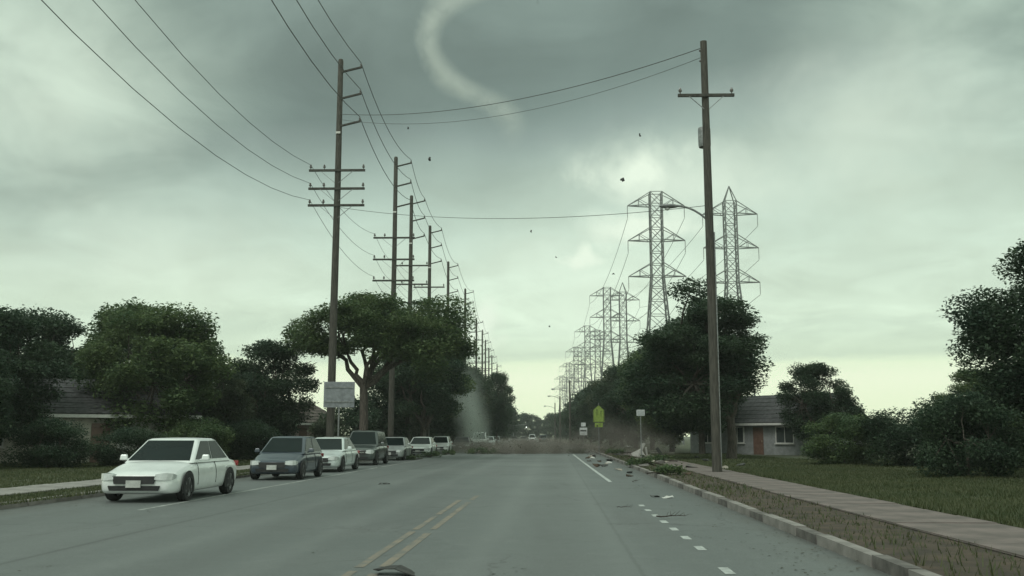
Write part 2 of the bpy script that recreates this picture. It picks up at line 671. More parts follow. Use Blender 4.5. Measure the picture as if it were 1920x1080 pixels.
def leaf_mesh(name, centres, radii, counts, size, seed, flat=.45, droop=0.0):
    """many small folded leaves in the shells of many clumps"""
    rng = np.random.default_rng(seed)
    Vs, T = [], []
    for c, r, n in zip(centres, radii, counts):
        n = int(n)
        d = rng.normal(size=(n, 3))
        d /= np.linalg.norm(d, axis=1)[:, None]
        rad = rng.random(n) ** 0.42
        p = np.array(c) + d * rad[:, None] * np.array(r)
        p += rng.normal(size=(n, 3)) * size * .5
        a = rng.normal(size=(n, 3))                     # leaf axis
        a[:, 2] = a[:, 2] * flat - droop
        a /= np.linalg.norm(a, axis=1)[:, None]
        s = np.cross(a, rng.normal(size=(n, 3)) * np.array([.5, .5, 0]) + np.array([0, 0, 1.0]))
        s /= (np.linalg.norm(s, axis=1)[:, None] + 1e-6)
        up = np.cross(s, a)
        ln = (size * rng.uniform(.6, 1.35, n))[:, None]
        wd = ln * rng.uniform(.22, .36, n)[:, None]
        v0 = p - a * ln * .5
        v1 = p + s * wd + up * wd * .35
        v2 = p + a * ln * .5 - up * ln * .08
        v3 = p - s * wd + up * wd * .35
        Vs.append(np.stack([v0, v1, v2, v3], axis=1).reshape(-1, 3))
        tt = np.clip(rng.normal(.4, .2, n) + rng.uniform(-.2, .2), 0, 1)
        T.append(np.repeat(tt, 4))
    V = np.concatenate(Vs).astype(np.float32)
    T = np.concatenate(T).astype(np.float32)
    nq = len(V) // 4
    me = bpy.data.meshes.new(name)
    me.vertices.add(len(V))
    me.vertices.foreach_set('co', V.ravel())
    base = np.arange(nq, dtype=np.int32)[:, None] * 4
    tri = np.concatenate([base + np.array([0, 1, 2]), base + np.array([0, 2, 3])], axis=1).astype(np.int32).ravel()
    me.loops.add(len(tri))
    me.loops.foreach_set('vertex_index', tri)
    me.polygons.add(len(tri) // 3)
    me.polygons.foreach_set('loop_start', np.arange(0, len(tri), 3, dtype=np.int32))
    at = me.attributes.new('tint', 'FLOAT', 'POINT')
    at.data.foreach_set('value', T)
    me.update()
    me.validate()
    return me


def limb(b, p, q, r0, r1, rng, n=5, sag=.0):
    pts, rad = [], []
    p, q = Vector(p), Vector(q)
    L = (q - p).length
    for k in range(n + 1):
        u = k / n
        w = p.lerp(q, u)
        j = math.sin(u * math.pi) * L * .07
        w += Vector((rng.uniform(-j, j), rng.uniform(-j, j), rng.uniform(-j, j) + sag * math.sin(u * math.pi) * L))
        pts.append(w)
        rad.append(r0 + (r1 - r0) * u)
    b.tube(pts, rad, 7, cap=False)
    return pts


def tree_meshes(name, height, crown_r, crown_lo, seed, n_cl=42, leaves=420, leaf=.34, trunk_r=.24, fork=.3, lean=0.0, rz_k=.75, cl_r=(.85, 1.5)):
    """trunk mesh and crown mesh of a broadleaf tree standing at the origin"""
    rng = random.Random(seed)
    cz = (height + crown_lo) / 2
    hz = (height - crown_lo) / 2
    cents, rads = [], []
    lobes = [(rng.uniform(0, 6.28), rng.uniform(.72, 1.1)) for _ in range(5)]
    for k in range(n_cl):
        a = rng.uniform(0, 2 * math.pi)
        lob = 1.0
        for (la, ls) in lobes:
            lob += (ls - 1) * math.exp(-((math.cos(a - la) - 1) ** 2) * 6)
        u = rng.uniform(-1, 1)
        rr = math.sqrt(max(0, 1 - abs(u) ** 2.2)) * crown_r * lob * rng.uniform(.35, .98) ** .6
        cents.append((rr * math.cos(a) + lean, rr * math.sin(a), cz + u * hz * .92))
        s = rng.uniform(*cl_r) * (crown_r / 4.6)
        rads.append((s * rng.uniform(.9, 1.3), s * rng.uniform(.9, 1.3), s * rng.uniform(.5, .85) * rz_k / .75))
    tb = MB()
    fz = max(1.2, crown_lo * .8 if crown_lo > 2 else height * fork)
    tb.tube([(0, 0, -.15), (.02, 0, .1), (rng.uniform(-.08, .08), .03, fz * .5), (lean * .25, 0, fz)],
            [trunk_r * 1.5, trunk_r * 1.1, trunk_r * .95, trunk_r * .82], 9, cap=False)
    heads = []
    for k in range(6):
        a = k * 1.05 + rng.uniform(-.3, .3)
        q = (crown_r * .45 * math.cos(a) + lean * .6, crown_r * .45 * math.sin(a), fz + (cz - fz) * rng.uniform(.55, 1.1))
        pts = limb(tb, (lean * .25, 0, fz - .15), q, trunk_r * .62, trunk_r * .3, rng)
        heads.append(q)
    for c in cents:
        h = min(heads, key=lambda h: (Vector(h) - Vector(c)).length)
        limb(tb, h, c, trunk_r * .24, .02, rng, 4)
    tm = tb.mesh('trunk')
    tm.polygons.foreach_set('use_smooth', [True] * len(tm.polygons))
    tm.materials.append(M_bark)
    cm = leaf_mesh('crown', cents, rads, [leaves * (r[0] * r[1] * r[2] / 1.0) ** .5 for r in rads], leaf, seed + 7)
    return tm, cm


def place_tree(name, meshes, m_leaf, loc, rz, sc, label, cat='tree', group=None):
    root = empty(name, loc, rz, label, cat, group)
    root.scale = sc if hasattr(sc, '__len__') else (sc, sc, sc)
    for nm, me in (('trunk', meshes[0]), ('crown', meshes[1])):
        o = bpy.data.objects.new(nm, me)
        COL.objects.link(o)
        o.parent = root
        if nm == 'crown':
            if not me.materials:
                me.materials.append(m_leaf)
            o.material_slots[0].link = 'OBJECT'
            o.material_slots[0].material = m_leaf
    return root


VAR = [tree_meshes('tree', 10.5, 4.6, 2.6, 31, 54, 680, leaf=.25),
       tree_meshes('tree', 10.5, 4.8, 3.0, 47, 50, 680, leaf=.25),
       tree_meshes('tree', 10.5, 4.4, 1.4, 53, 60, 680, leaf=.25),
       tree_meshes('tree', 10.5, 4.7, 1.0, 66, 62, 680, leaf=.25, rz_k=.85)]
NEAR = tree_meshes('tree', 10.5, 4.7, 1.0, 166, 66, 1250, leaf=.19, rz_k=.85)
FAR = [tree_meshes('tree', 10.5, 4.6, 1.2, 71, 34, 130, leaf=.62), tree_meshes('tree', 10.5, 4.9, .9, 83, 36, 130, leaf=.62)]
SHR = [tree_meshes('shrub', 3.6, 2.3, .2, 91, 26, 560, leaf=.22, trunk_r=.09, cl_r=(1.2, 1.9)),
       tree_meshes('shrub', 3.6, 2.2, .1, 97, 26, 560, leaf=.22, trunk_r=.09, cl_r=(1.2, 1.9))]


def inside(poly, x, y):
    c = False
    n = len(poly)
    for i in range(n):
        x0, y0 = poly[i]
        x1, y1 = poly[(i + 1) % n]
        if (y0 > y) != (y1 > y) and x < (x1 - x0) * (y - y0) / (y1 - y0) + x0:
            c = not c
    return c


def outline_tree(name, label, base, outline, d, depth, seed, n_cl, m_leaf, fork_pts, trunk_r=.3, leaves=430, leaf=.32, cl=(.8, 1.35), holes=()):
    """a crown whose clumps fill a volume: an outline at distance d, spread in depth with an elliptic section"""
    rng = random.Random(seed)
    base = Vector(base)
    xs = [p[0] for p in outline]
    ys = [p[1] for p in outline]
    cents, rads = [], []
    cx = (min(xs) + max(xs)) / 2
    hw = (max(xs) - min(xs)) / 2
    tries = 0
    while len(cents) < n_cl and tries < 20000:
        tries += 1
        x, y = rng.uniform(min(xs), max(xs)), rng.uniform(min(ys), max(ys))
        if not inside(outline, x, y) or any((x - hx) ** 2 / ha ** 2 + (y - hy) ** 2 / hb ** 2 < 1 for hx, hy, ha, hb in holes):
            continue
        dd = math.sqrt(max(.12, 1 - ((x - cx) / hw) ** 2)) * depth
        c = P(x, y, d + rng.uniform(-dd, dd)) - base
        s = rng.uniform(*cl)
        cents.append(c)
        rads.append((s * rng.uniform(1, 1.5), s * rng.uniform(1, 1.4), s * rng.uniform(.4, .65)))
    root = empty(name, base, 0, label, 'tree')
    tb = MB()
    f = [Vector(p) - base for p in fork_pts]
    tb.tube([(0, 0, -.2), (0, 0, .15), f[0] * .5 + Vector((.08, 0, 0)), f[0]], [trunk_r * 1.5, trunk_r * 1.1, trunk_r * .95, trunk_r * .85], 10, cap=False)
    for q in f[1:]:
        limb(tb, f[0] - Vector((0, 0, .2)), q, trunk_r * .6, trunk_r * .28, rng, 6, .04)
    for c in cents:
        h = min(f[1:], key=lambda h: (h - Vector(c)).length)
        limb(tb, h, c, trunk_r * .25, .02, rng, 4)
    tb.build('trunk', M_bark, root, smooth=True)
    me = leaf_mesh('crown', cents, rads, [leaves * (r[0] * r[1] * r[2]) ** .5 for r in rads], leaf, seed + 3, flat=.35)
    me.materials.append(m_leaf)
    o = bpy.data.objects.new('crown', me)
    COL.objects.link(o)
    o.parent = root
    return root


# big spreading street tree at the left edge of the view
bx = P(679, 815, 62)
outline_tree('street_tree', 'big spreading tree with a forked trunk leaning over the dark parked SUV', (bx.x, 62, .1),
             [(548, 640), (560, 596), (610, 566), (662, 562), (700, 545), (742, 556), (790, 566), (838, 572), (866, 604), (878, 650),
              (862, 690), (815, 706), (765, 690), (728, 668), (690, 642), (640, 652), (590, 672)], 63, 4.2, 5, 74, M_leafA,
             [P(682, 722, 62), P(650, 660, 62), P(702, 655, 61), P(735, 640, 64), P(770, 650, 62), P(800, 640, 63.5), P(690, 610, 63), P(610, 640, 63), P(840, 650, 63), P(752, 600, 63)],
             trunk_r=.30, holes=[(700, 650, 20, 12), (752, 672, 18, 12)], leaves=850, leaf=.21)

# avenue behind it, then trees receding along the left footpath
lrow = [(84, -9.4, .95, 0, M_leafB), (97, -11.0, 1.10, 1, M_leafA), (111, -10.6, 1.08, 2, M_leafB), (127, -10.4, 1.06, 3, M_leafC), (146, -9.8, 1.04, 0, M_leafB)]
for k, (d, X, s, v, ml) in enumerate(lrow):
    place_tree('street_tree', VAR[v], ml, (X, d, .1), k * 1.3, s,
               'dense green street tree by the parked cars, %s after the spreading one' % ORD[k], group='street trees along the left footpath')
place_tree('street_tree', VAR[2], M_leafB, (-5.6, 152, .1), 2.2, (.62, .62, 1.06), 'narrow dark tree reaching furthest over the road on the left', group='street trees along the left footpath')
for k, (d, X, s) in enumerate([(176, -9.6, 1.0), (200, -9.2, 1.02), (228, -9.4, 1.0), (262, -9.2, 1.0), (304, -9, 1.05), (352, -9, 1.0)]):
    place_tree('street_tree', FAR[k % 2], M_leafB, (X, d, .1), k * .9, s,
               'distant street tree beyond the dust column, %s of six receding on the left' % ORD[k], group='street trees along the left footpath')

# shrubs filling the space under the left avenue
for k, (d, X, s) in enumerate([(74, -15.5, .8), (80, -14.8, 1.1), (88, -14.4, 1.3), (96, -13.9, 1.25), (106, -13.4, 1.4), (117, -13, 1.4), (130, -12.6, 1.4), (144, -12, 1.4), (160, -11.6, 1.5)]):
    place_tree('shrub', SHR[k % 2], M_leafB if k % 3 else M_leafC, (X, d, .1), k * 1.7, (s, s, s * R.uniform(.9, 1.15)),
               'dense dark shrub under the left avenue, %s from the pale garden wall' % ORD[k], 'shrub', 'shrubs under the left avenue')

# right-hand trees
bx = P(1262, 815, 60)
outline_tree('street_tree', 'tallest dark tree at the right, its ragged top in front of the nearest pylon', (12.2, 60, .1),
             [(1196, 690), (1214, 652), (1238, 628), (1262, 604), (1270, 566), (1292, 540), (1335, 538), (1378, 566), (1405, 615), (1422, 680), (1412, 750), (1370, 785),
              (1290, 788), (1222, 778), (1190, 740)], 60, 4.2, 23, 84, M_leafB,
             [Vector((12.2, 60, 2.6)), P(1230, 700, 60), P(1290, 640, 60), P(1350, 640, 61), P(1400, 690, 60), P(1275, 620, 59.5), P(1320, 580, 60), P(1215, 690, 60), P(1300, 720, 58)],
             trunk_r=.30, leaves=850, leaf=.21)
rrow = [(75, 13.0, 1.0, 2, M_leafB), (88, 12.6, .98, 3, M_leafA), (101, 12.4, 1.0, 2, M_leafB), (116, 12.3, .98, 3, M_leafB), (133, 12.2, 1.0, 2, M_leafC), (152, 12.2, .98, 3, M_leafB)]
for k, (d, X, s, v, ml) in enumerate(rrow):
    place_tree('street_tree', VAR[v], ml, (X, d, .1), k * 1.9 + .4, s,
               'dense dark tree in the right-hand row, %s beyond the tallest one' % ORD[k], group='dense trees along the right footpath')
for k, (d, X, s) in enumerate([(174, 12.2, 1.0), (200, 12.0, 1.0), (232, 12.0, .98), (270, 11.5, 1.0), (315, 11, .95), (365, 10.5, .95)]):
    place_tree('street_tree', FAR[k % 2], M_leafB, (X, d, .1), k * 1.1, s,
               'far tree at the receding end of the right-hand row, %s of six there' % ORD[k], group='dense trees along the right footpath')
# trees closing the end of the street
for k, (px, py, d) in enumerate([(968, 778, 430), (985, 776, 425), (1002, 780, 432), (1016, 788, 440), (1030, 776, 420), (1044, 790, 425), (952, 786, 440), (930, 770, 420), (1066, 785, 430)]):
    h = P(px, py, d).z
    place_tree('street_tree', FAR[k % 2], M_leafB, (P(px, 815, d).x, d, 0), k * 2.0, (h / 11.5, h / 11.5, h / 10.5),
               'far dark tree closing the end of the street, %s from the left' % ORD[[2, 3, 4, 5, 6, 7, 1, 0, 8][k]], group='trees closing the end of the street')
# garden trees off to the left and right
for k, (X, d, s, v, ml) in enumerate([(-22.5, 74, .66, 3, M_leafB), (-27.5, 66, .98, 2, M_leafA), (-31, 60, .88, 3, M_leafB), (-27, 47, .72, 2, M_leafB), (-41, 66, .95, 3, M_leafA), (-19.5, 58, .55, 2, M_leafC), (-35, 84, 1.1, 2, M_leafB), (-50, 84, 1.05, 3, M_leafB)]):
    place_tree('garden_tree', VAR[v], ml, (X, d, .1), k * 1.1, s,
               ['low dense garden tree behind the pale wall', 'full olive garden tree beside the bungalow on the left', 'dark round garden tree at the left end of the bungalow',
                'nearest small garden tree on the left lawn', 'olive garden tree at the far left edge', 'small dusty garden tree between the bungalow and the spreading tree',
                'tall dark garden tree rising behind the left bungalow', 'tall dark garden tree furthest to the left in the back'][k], group='garden trees')
for k, (X, d, s, v, ml) in enumerate([(19.2, 34, .78, 3, M_leafB), (26, 58, .50, 2, M_leafA), (31, 62, .56, 3, M_leafB), (20.5, 70, .62, 2, M_leafB), (34, 58, .8, 2, M_leafB)]):
    place_tree('garden_tree', NEAR if d < 40 else VAR[v], ml, (X, d, .1), k * 1.4 + 1, s,
               ['nearest dark garden tree at the far right', 'low olive garden tree behind the clipped right shrubs', 'low dark garden tree in the back on the right lawn',
                'dark garden tree just right of the tallest street tree', 'big dark garden tree at the right edge behind the nearest one'][k], group='garden trees')

FSH = [tree_meshes('shrub', 2.6, 2.0, .05, 191, 26, 1500, leaf=.12, trunk_r=.06, cl_r=(1.3, 2.0)), tree_meshes('shrub', 2.6, 1.9, .05, 197, 26, 1500, leaf=.12, trunk_r=.06, cl_r=(1.3, 2.0))]
for k, (X, d, s_) in enumerate([(15.2, 48, .9), (17.6, 46.5, 1.1), (20.2, 45.2, 1.2), (22.6, 43.6, 1.15), (14.6, 33, .85), (16.6, 28.6, .8), (25.2, 44, 1.3), (27.8, 44.5, 1.25)]):
    place_tree('shrub', FSH[k % 2], M_leafB if k % 3 else M_leafA, (X, d, .08), k * 2.1, (s_, s_, s_ * R.uniform(.85, 1.2)),
               'leafy shrub on the right lawn, %s of eight from the tall pole' % ORD[k], 'shrub', 'shrubs on the right lawn')
for k, (X, d, s_) in enumerate([(-19.0, 45.5, .8), (-17.2, 50, .9), (-21.5, 42.8, .85), (-24.5, 39.4, 1.0), (-16.4, 56, 1.0), (-27.5, 37, 1.1)]):
    place_tree('shrub', FSH[k % 2], M_leafA if k % 2 else M_leafB, (X, d, .08), k * 1.3, (s_, s_, s_ * R.uniform(.8, 1.15)),
               'leafy shrub before the cream bungalow, %s of six' % ORD[k], 'shrub', 'shrubs before the cream bungalow')
for k, (X, d, s_, v, ml) in enumerate([(-21.0, 53.5, .82, 3, M_leafA), (-17.6, 64, .72, 2, M_leafB), (-25.2, 40.5, .62, 3, M_leafB), (-36.5, 52, 1.0, 3, M_leafA)]):
    place_tree('garden_tree', VAR[v], ml, (X, d, .1), k * 1.9 + .6, s_,
               ['bushy green garden tree hiding the right end of the cream bungalow', 'compact dark garden tree left of the grey sign panel', 'dark bushy garden tree over the cream bungalow door',
                'broad green garden tree behind the left end of the cream bungalow'][k], group='garden trees')

# ------------------------------------------------------------------ utility poles with their wires
M_wood = mat('weathered_pole_wood', (0.062, 0.058, 0.048), .85, .3, 5, .4, stretch=(4, 4, .4))
M_arm = mat('crossarm_wood', (0.055, 0.054, 0.046), .85, .25, 6, .3)
M_ceram = mat('glazed_insulator', (0.10, 0.09, 0.085), .3, .15, 9, coat=.4)
M_galv = mat('galvanised_steel', (0.26, 0.27, 0.27), .5, .2, 8, metal=.6)
M_wire = mat('wire', (0.075, 0.08, 0.078), .6, .1, 8)
M_tagw = mat('white_pole_tag', (.62, .62, .58), .6, .1, 10)

H_POLE = 23.7
ARM_Z = [23.15, 21.5, 19.8]
LOW_Z = [17.0, 15.25, 13.55]


def utility_pole(low_z, label, X, d, near):
    root = empty('utility_pole', (X, d, .1), 0, label, 'utility pole', 'tall wooden power poles along the left footpath')
    b = MB().tube([(0, 0, -.4), (0, 0, 8), (.02, 0, 16), (0, 0, H_POLE - .1), (0, 0, H_POLE)], [.24, .215, .185, .155, .12], 12)
    b.build('pole', M_wood, root, smooth=True)
    for z in ARM_Z:
        a = MB().bar((.1, -.1, z - .28), (1.30, -.1, z + .02), .11, .10).build('upper_arm', M_arm, root)
        ins = MB().lathe([(0, .03), (.02, .06), (.07, .06), (.08, .035), (.12, .055), (.17, .055), (.18, .03), (.25, .02)], (1.24, -.1, z + .03), 'Z', 8)
        ins.build('insulator', M_ceram, a)
    for z in low_z:
        a = MB().box((0, -.18, z), (3.3, .11, .13)).build('crossarm', M_arm, root)
        if near:
            for s in (-1, 1):
                MB().bar((s * .95, -.25, z - .06), (s * .12, -.22, z - .75), .05, .02).build('brace', M_galv, root)
        for xx in (-1.55, -.75, 1.55):
            MB().lathe([(0, .025), (.08, .03), (.1, .075), (.16, .085), (.2, .05), (.25, .06), (.29, .03)], (xx, -.18, z + .065), 'Z', 8).build('insulator', M_ceram, a)
    if near:
        MB().box((0, -.2, 19.1), (.26, .05, .12)).build('number_tag', M_tagw, root)
    return root


PX = [(-11.3, 13.0), (-11.4, 54.5), (-10.95, 74.8), (-11.26, 87.4), (-10.9, 100.4), (-10.8, 121.8), (-10.2, 144.8), (-10.75, 184), (-10.65, 204),
      (-10.95, 224), (-11.1, 245), (-11.2, 266), (-11, 300), (-11, 340), (-11, 385), (-11, 430)]
for k, (X, d) in enumerate(PX):
    if k == 0:
        lab = 'nearest tall wooden power pole on the left footpath, beside the camera'
    elif k < 2:
        lab = 'tall wooden power pole standing left of the spreading tree'
    else:
        lab = 'tall wooden power pole with angled upper arms, %s behind the spreading tree' % ORD[k-2]
    utility_pole([16.8, 15.7, 14.7] if k == 1 else LOW_Z, lab, X, d, k < 8)


def catenary(p, q, sag, n=14):
    p, q = Vector(p), Vector(q)
    return [p.lerp(q, k / n) - Vector((0, 0, sag * 4 * (k / n) * (1 - k / n))) for k in range(n + 1)]


def wire(name, pts, r, label, cat='power line', group=None, m=None):
    o = MB().tube(pts, r, 5).build(name, m or M_wire)
    return tag(o, label, cat, group)


def row_wire(dx, z, sag, r, label, z_second=None):
    pts = []
    hz_ = [z] * len(PX)
    if z_second is not None:
        hz_[1] = z_second
    for (a, b, za, zb) in zip(PX[:-1], PX[1:], hz_[:-1], hz_[1:]):
        sp = b[1] - a[1]
        c = catenary((a[0] + dx, a[1] - .16, za + .1), (b[0] + dx, b[1] - .16, zb + .1), min(1.9, sag * (sp / 14) ** 1.3), 10 if a[1] < 150 else 4)
        pts += c if not pts else c[1:]
    wire('power_line', pts, r, label, group='wires along the left poles')


for z, nm in zip(ARM_Z, ('top', 'middle', 'lowest')):
    row_wire(1.24, z + .28, .62, .022, 'dark power line along the %s angled arms of the left poles' % nm)
for z, z2, nm in zip(LOW_Z, [16.8, 15.7, 14.7], ('highest', 'middle', 'lowest')):
    row_wire(-1.55, z + .33, .5, .014, 'thin power line along the %s straight crossarms of the left poles' % nm, z2 + .33)


def lamp_pole(X, d, h, arm_z, reach, label, thick=.17):
    root = empty('street_lamp', (X, d, .1), 0, label, 'street lamp', 'lamps on wooden poles along the right kerb')
    MB().tube([(0, 0, -.3), (0, 0, h * .5), (0, 0, h)], [thick, thick * .88, thick * .7], 12).build('pole', M_wood, root, smooth=True)
    pts = [(-.1 - reach * u, 0, arm_z - .55 * (1 - u) ** 2) for u in (0, .2, .4, .6, .8, 1.0)]
    a = MB().tube(pts, .045, 8).build('arm', M_galv, root, smooth=True)
    hd = MB()
    for k, (u, w, t) in enumerate([(0, .05, .05), (.12, .10, .08), (.3, .15, .10), (.5, .16, .10), (.66, .12, .07), (.74, .04, .03)]):
        x = -.1 - reach - u
        i = len(hd.v)
        for j in range(8):
            an = 2 * math.pi * j / 8
            hd.v.append((x, w * math.cos(an), arm_z + t * math.sin(an)))
        if k:
            for j in range(8):
                hd.f.append((i - 8 + j, i - 8 + (j + 1) % 8, i + (j + 1) % 8, i + j))
    hd.f.append(tuple(range(len(hd.v) - 8, len(hd.v))))
    ho = hd.build('lamp_head', M_galv, root, smooth=True)
    MB().lathe([(0, .11), (-.06, .09), (-.09, .02)], (-.1 - reach - .42, 0, arm_z - .09), 'Z', 10).build('lens', mat('lamp_lens', (.5, .52, .5), .25, .1, 6), ho)
    return root


lp0 = lamp_pole(7.15, 38, 17.6, 10.6, 1.15, 'tall wooden pole on the right with a high lamp arm and cross wires', .2)
for z in (17.2, 16.75):
    MB().lathe([(0, .02), (.03, .05), (.09, .06), (.13, .03), (.17, .05), (.22, .02)], (-.2, 0, z), 'X', 8).build('insulator', M_ceram, lp0)
MB().box((0, -.19, 15.2), (2.3, .1, .12)).build('crossarm', M_arm, lp0)
for s_ in (-1, 1):
    MB().bar((s_ * .7, -.25, 15.14), (s_ * .1, -.24, 14.6), .045, .02).build('brace', M_galv, lp0)
    MB().lathe([(0, .025), (.08, .03), (.1, .07), (.16, .08), (.2, .05), (.26, .03)], (s_ * 1.05, -.19, 15.26), 'Z', 8).build('insulator', M_ceram, lp0)
MB().lathe([(0, .0), (0, .24), (.08, .26), (.75, .26), (.82, .24), (.86, .1), (.87, 0)], (.0, .46, 13.2), 'Z', 14).build('transformer', M_galv, lp0, smooth=True)
MB().tube([(.15, -.1, 0.2), (.17, -.1, 9.5)], .03, 6).build('conduit', M_galv, lp0)
lamp_pole(6.0, 155, 10.3, 8.9, 2.2, 'distant wooden pole with a lamp arm, nearer of the two before the bright horizon')
lamp_pole(5.3, 186, 9.0, 9.05, 1.6, 'distant wooden pole with a lamp arm, further of the two before the bright horizon')
lamp_pole(5.6, 240, 9.6, 8.8, 2.0, 'farthest small lamp pole near the end of the street')

# wires crossing the street to the near right-hand pole
pl, pr = PX[1], (7.15, 38)
zt = 17.6
wire('cross_wire', catenary((pl[0], pl[1], P(622, 214, pl[1]).z), (pr[0], pr[1], zt - .15), .95, 26), .017, 'upper of the two dark wires crossing high over the road', 'power line')
wire('cross_wire', catenary((pl[0], pl[1], P(622, 224, pl[1]).z), (pr[0], pr[1], zt - .55), 1.25, 26), .011, 'lower and fainter of the two wires crossing high over the road', 'power line')
wire('cross_wire', catenary((PX[1][0], PX[1][1], P(622, 388, PX[1][1]).z), (pr[0], pr[1], P(1336, 385, 38).z), .62, 26), .013, 'single thin wire crossing the road in front of the pylons', 'power line')

# ------------------------------------------------------------------ lattice pylons
M_lat = mat('pylon_steel', (0.20, 0.21, 0.205), .6, .2, 3, metal=.35)


def pylon_proto(peak=False, th=1.0):
    parts = {}
    H, arms, w0 = 44.9, [42.5, 36.1, 29.6], 1.05

    def hw(z):
        return w0 if z >= 29.6 else w0 + (29.6 - z) * (3.4 - w0) / 29.6
    legs = []
    for sx in (-1, 1):
        for sy in (-1, 1):
            b = MB()
            zs = [0, 14, 29.6, H]
            for a, c in zip(zs[:-1], zs[1:]):
                b.bar((sx * hw(a), sy * hw(a), a), (sx * hw(c), sy * hw(c), c), .22 * th)
            legs.append(b)
    parts['leg'] = legs
    br = MB()
    zs = list(np.arange(29.6, H + .1, 2.186)) + []
    low = [29.6]
    while low[-1] > 1:
        low.append(low[-1] - 2.0 * hw(low[-1]) * .95)
    low = [z for z in low if z > .5][::-1] + [0]
    lv = sorted(set([round(z, 2) for z in zs + low]))
    for a, c in zip(lv[:-1], lv[1:]):
        if c - a < .4:
            continue
        for (p, q) in (((-1, -1), (1, -1)), ((1, -1), (1, 1)), ((1, 1), (-1, 1)), ((-1, 1), (-1, -1))):
            A = (p[0] * hw(a), p[1] * hw(a), a)
            B = (q[0] * hw(a), q[1] * hw(a), a)
            C_ = (p[0] * hw(c), p[1] * hw(c), c)
            D = (q[0] * hw(c), q[1] * hw(c), c)
            br.bar(A, D, .085 * th)
            br.bar(B, C_, .085 * th)
            br.bar(C_, D, .10 * th)
    parts['bracing'] = [br]
    if peak:
        pk = MB()
        for sx in (-1, 1):
            for sy in (-1, 1):
                pk.bar((sx * w0, sy * w0, H), (0, 0, H + 3), .14 * th)
        parts['peak'] = [pk]
    ca, ins = [], []
    for z in arms:
        b = MB()
        up = z + 2.35
        for s in (-1, 1):
            tip = Vector((s * 5.1, 0, z))
            for sy in (-1, 1):
                root_l = Vector((s * w0, sy * w0, z))
                root_u = Vector((s * w0, sy * w0, up))
                b.bar(root_l, tip, .16 * th)
                b.bar(root_u, tip, .12 * th)
                ml = root_l.lerp(tip, .5)
                mu = root_u.lerp(tip, .5)
                b.bar(ml, mu, .08 * th)
                b.bar(root_l.lerp(tip, .05), mu, .08 * th)
            iq = MB()
            prof = [(0, .02)]
            for k in range(12):
                prof += [(-.1 - k * .18, .03), (-.16 - k * .18, .11), (-.2 - k * .18, .03)]
            iq.lathe(prof, (s * 5.1, 0, z), 'Z', 6)
            ins.append(iq)
        ca.append(b)
    parts['crossarm'] = ca
    parts['insulator_string'] = ins
    return parts


PYL = {}
for key, pk, th in (('a', False, 1.0), ('b', True, 1.0), ('c', False, 1.0), ('d', False, 1.15)):
    ps = pylon_proto(pk, th)
    PYL[key] = [(nm, b.mesh(nm)) for nm, bs in ps.items() for b in bs]
    for nm, me in PYL[key]:
        me.materials.append(M_ceram if nm == 'insulator_string' else M_lat)


def pylon(key, X, d, label, s=1.0):
    root = empty('lattice_pylon', (X, d, 0), 0, label, 'pylon', 'steel lattice pylons beyond the right-hand trees')
    root.scale = (s, s, s)
    for nm, me in PYL[key]:
        o = bpy.data.objects.new(nm, me)
        COL.objects.link(o)
        o.parent = root


ROW1 = [(22.3, 169), (22.1, 281), (21.9, 380), (21.5, 472), (21.3, 575), (21, 700)]
ROW2 = [(37.0, 176), (27.6, 290), (27.0, 396), (26.5, 500), (26, 620), (25.5, 740)]
for k, (X, d) in enumerate(ROW1):
    pylon('a' if k == 0 else 'c' if k < 3 else 'd', X, d, 'steel lattice pylon, %s from the camera in the row nearer the road' % ORD[k])
for k, (X, d) in enumerate(ROW2):
    pylon('b' if k < 2 else 'd', X, d, 'steel lattice pylon%s, %s in the row farther from the road' % (' with pointed top' if k < 2 else '', ORD[k]), 1.0)
for ri, row in enumerate((ROW1, ROW2)):
    for z, zn in zip((42.5, 36.1, 29.6), ('top', 'middle', 'lowest')):
        for s, sn in ((-1, 'left'), (1, 'right')):
            pts = []
            rr = [(row[0][0] + (3 if ri == 0 else 8), 70)] + row
            for a, b in zip(rr[:-1], rr[1:]):
                c = catenary((a[0] + s * 5.1, a[1], z - 2.3), (b[0] + s * 5.1, b[1], z - 2.3), 3.2, 14)
                pts += c if not pts else c[1:]
            # the line starts at the nearest pylon of its row
            pts = [p for p in pts if p.y >= row[0][1] - .01]
            wire('conductor', pts, .04, 'conductor on the %s %s arms of the pylon row %s the road' % (zn, sn, 'nearer' if ri == 0 else 'farther from'), 'power line', 'pylon conductors')

# ------------------------------------------------------------------ houses and garden walls
M_stucco = [mat('stucco_rose', (.36, .28, .25), .9, .12, 3, .2), mat('stucco_cream', (.42, .40, .34), .9, .12, 3, .2), mat('stucco_grey', (.24, .25, .25), .9, .12, 3, .2)]
M_roof = [mat('shingle_dark', (.055, .055, .058), .9, .35, 4, .4), mat('shingle_brown', (.09, .075, .065), .9, .35, 4, .4)]
M_trim = mat('painted_trim', (.55, .55, .52), .6, .08, 6)
M_pane = mat('window_glass', (.03, .04, .042), .08, .1, 2, spec=.8)
M_door = mat('painted_door', (.14, .08, .06), .5, .15, 5)
M_brass = mat('door_metal', (.4, .36, .26), .35, .1, 5, metal=.9)


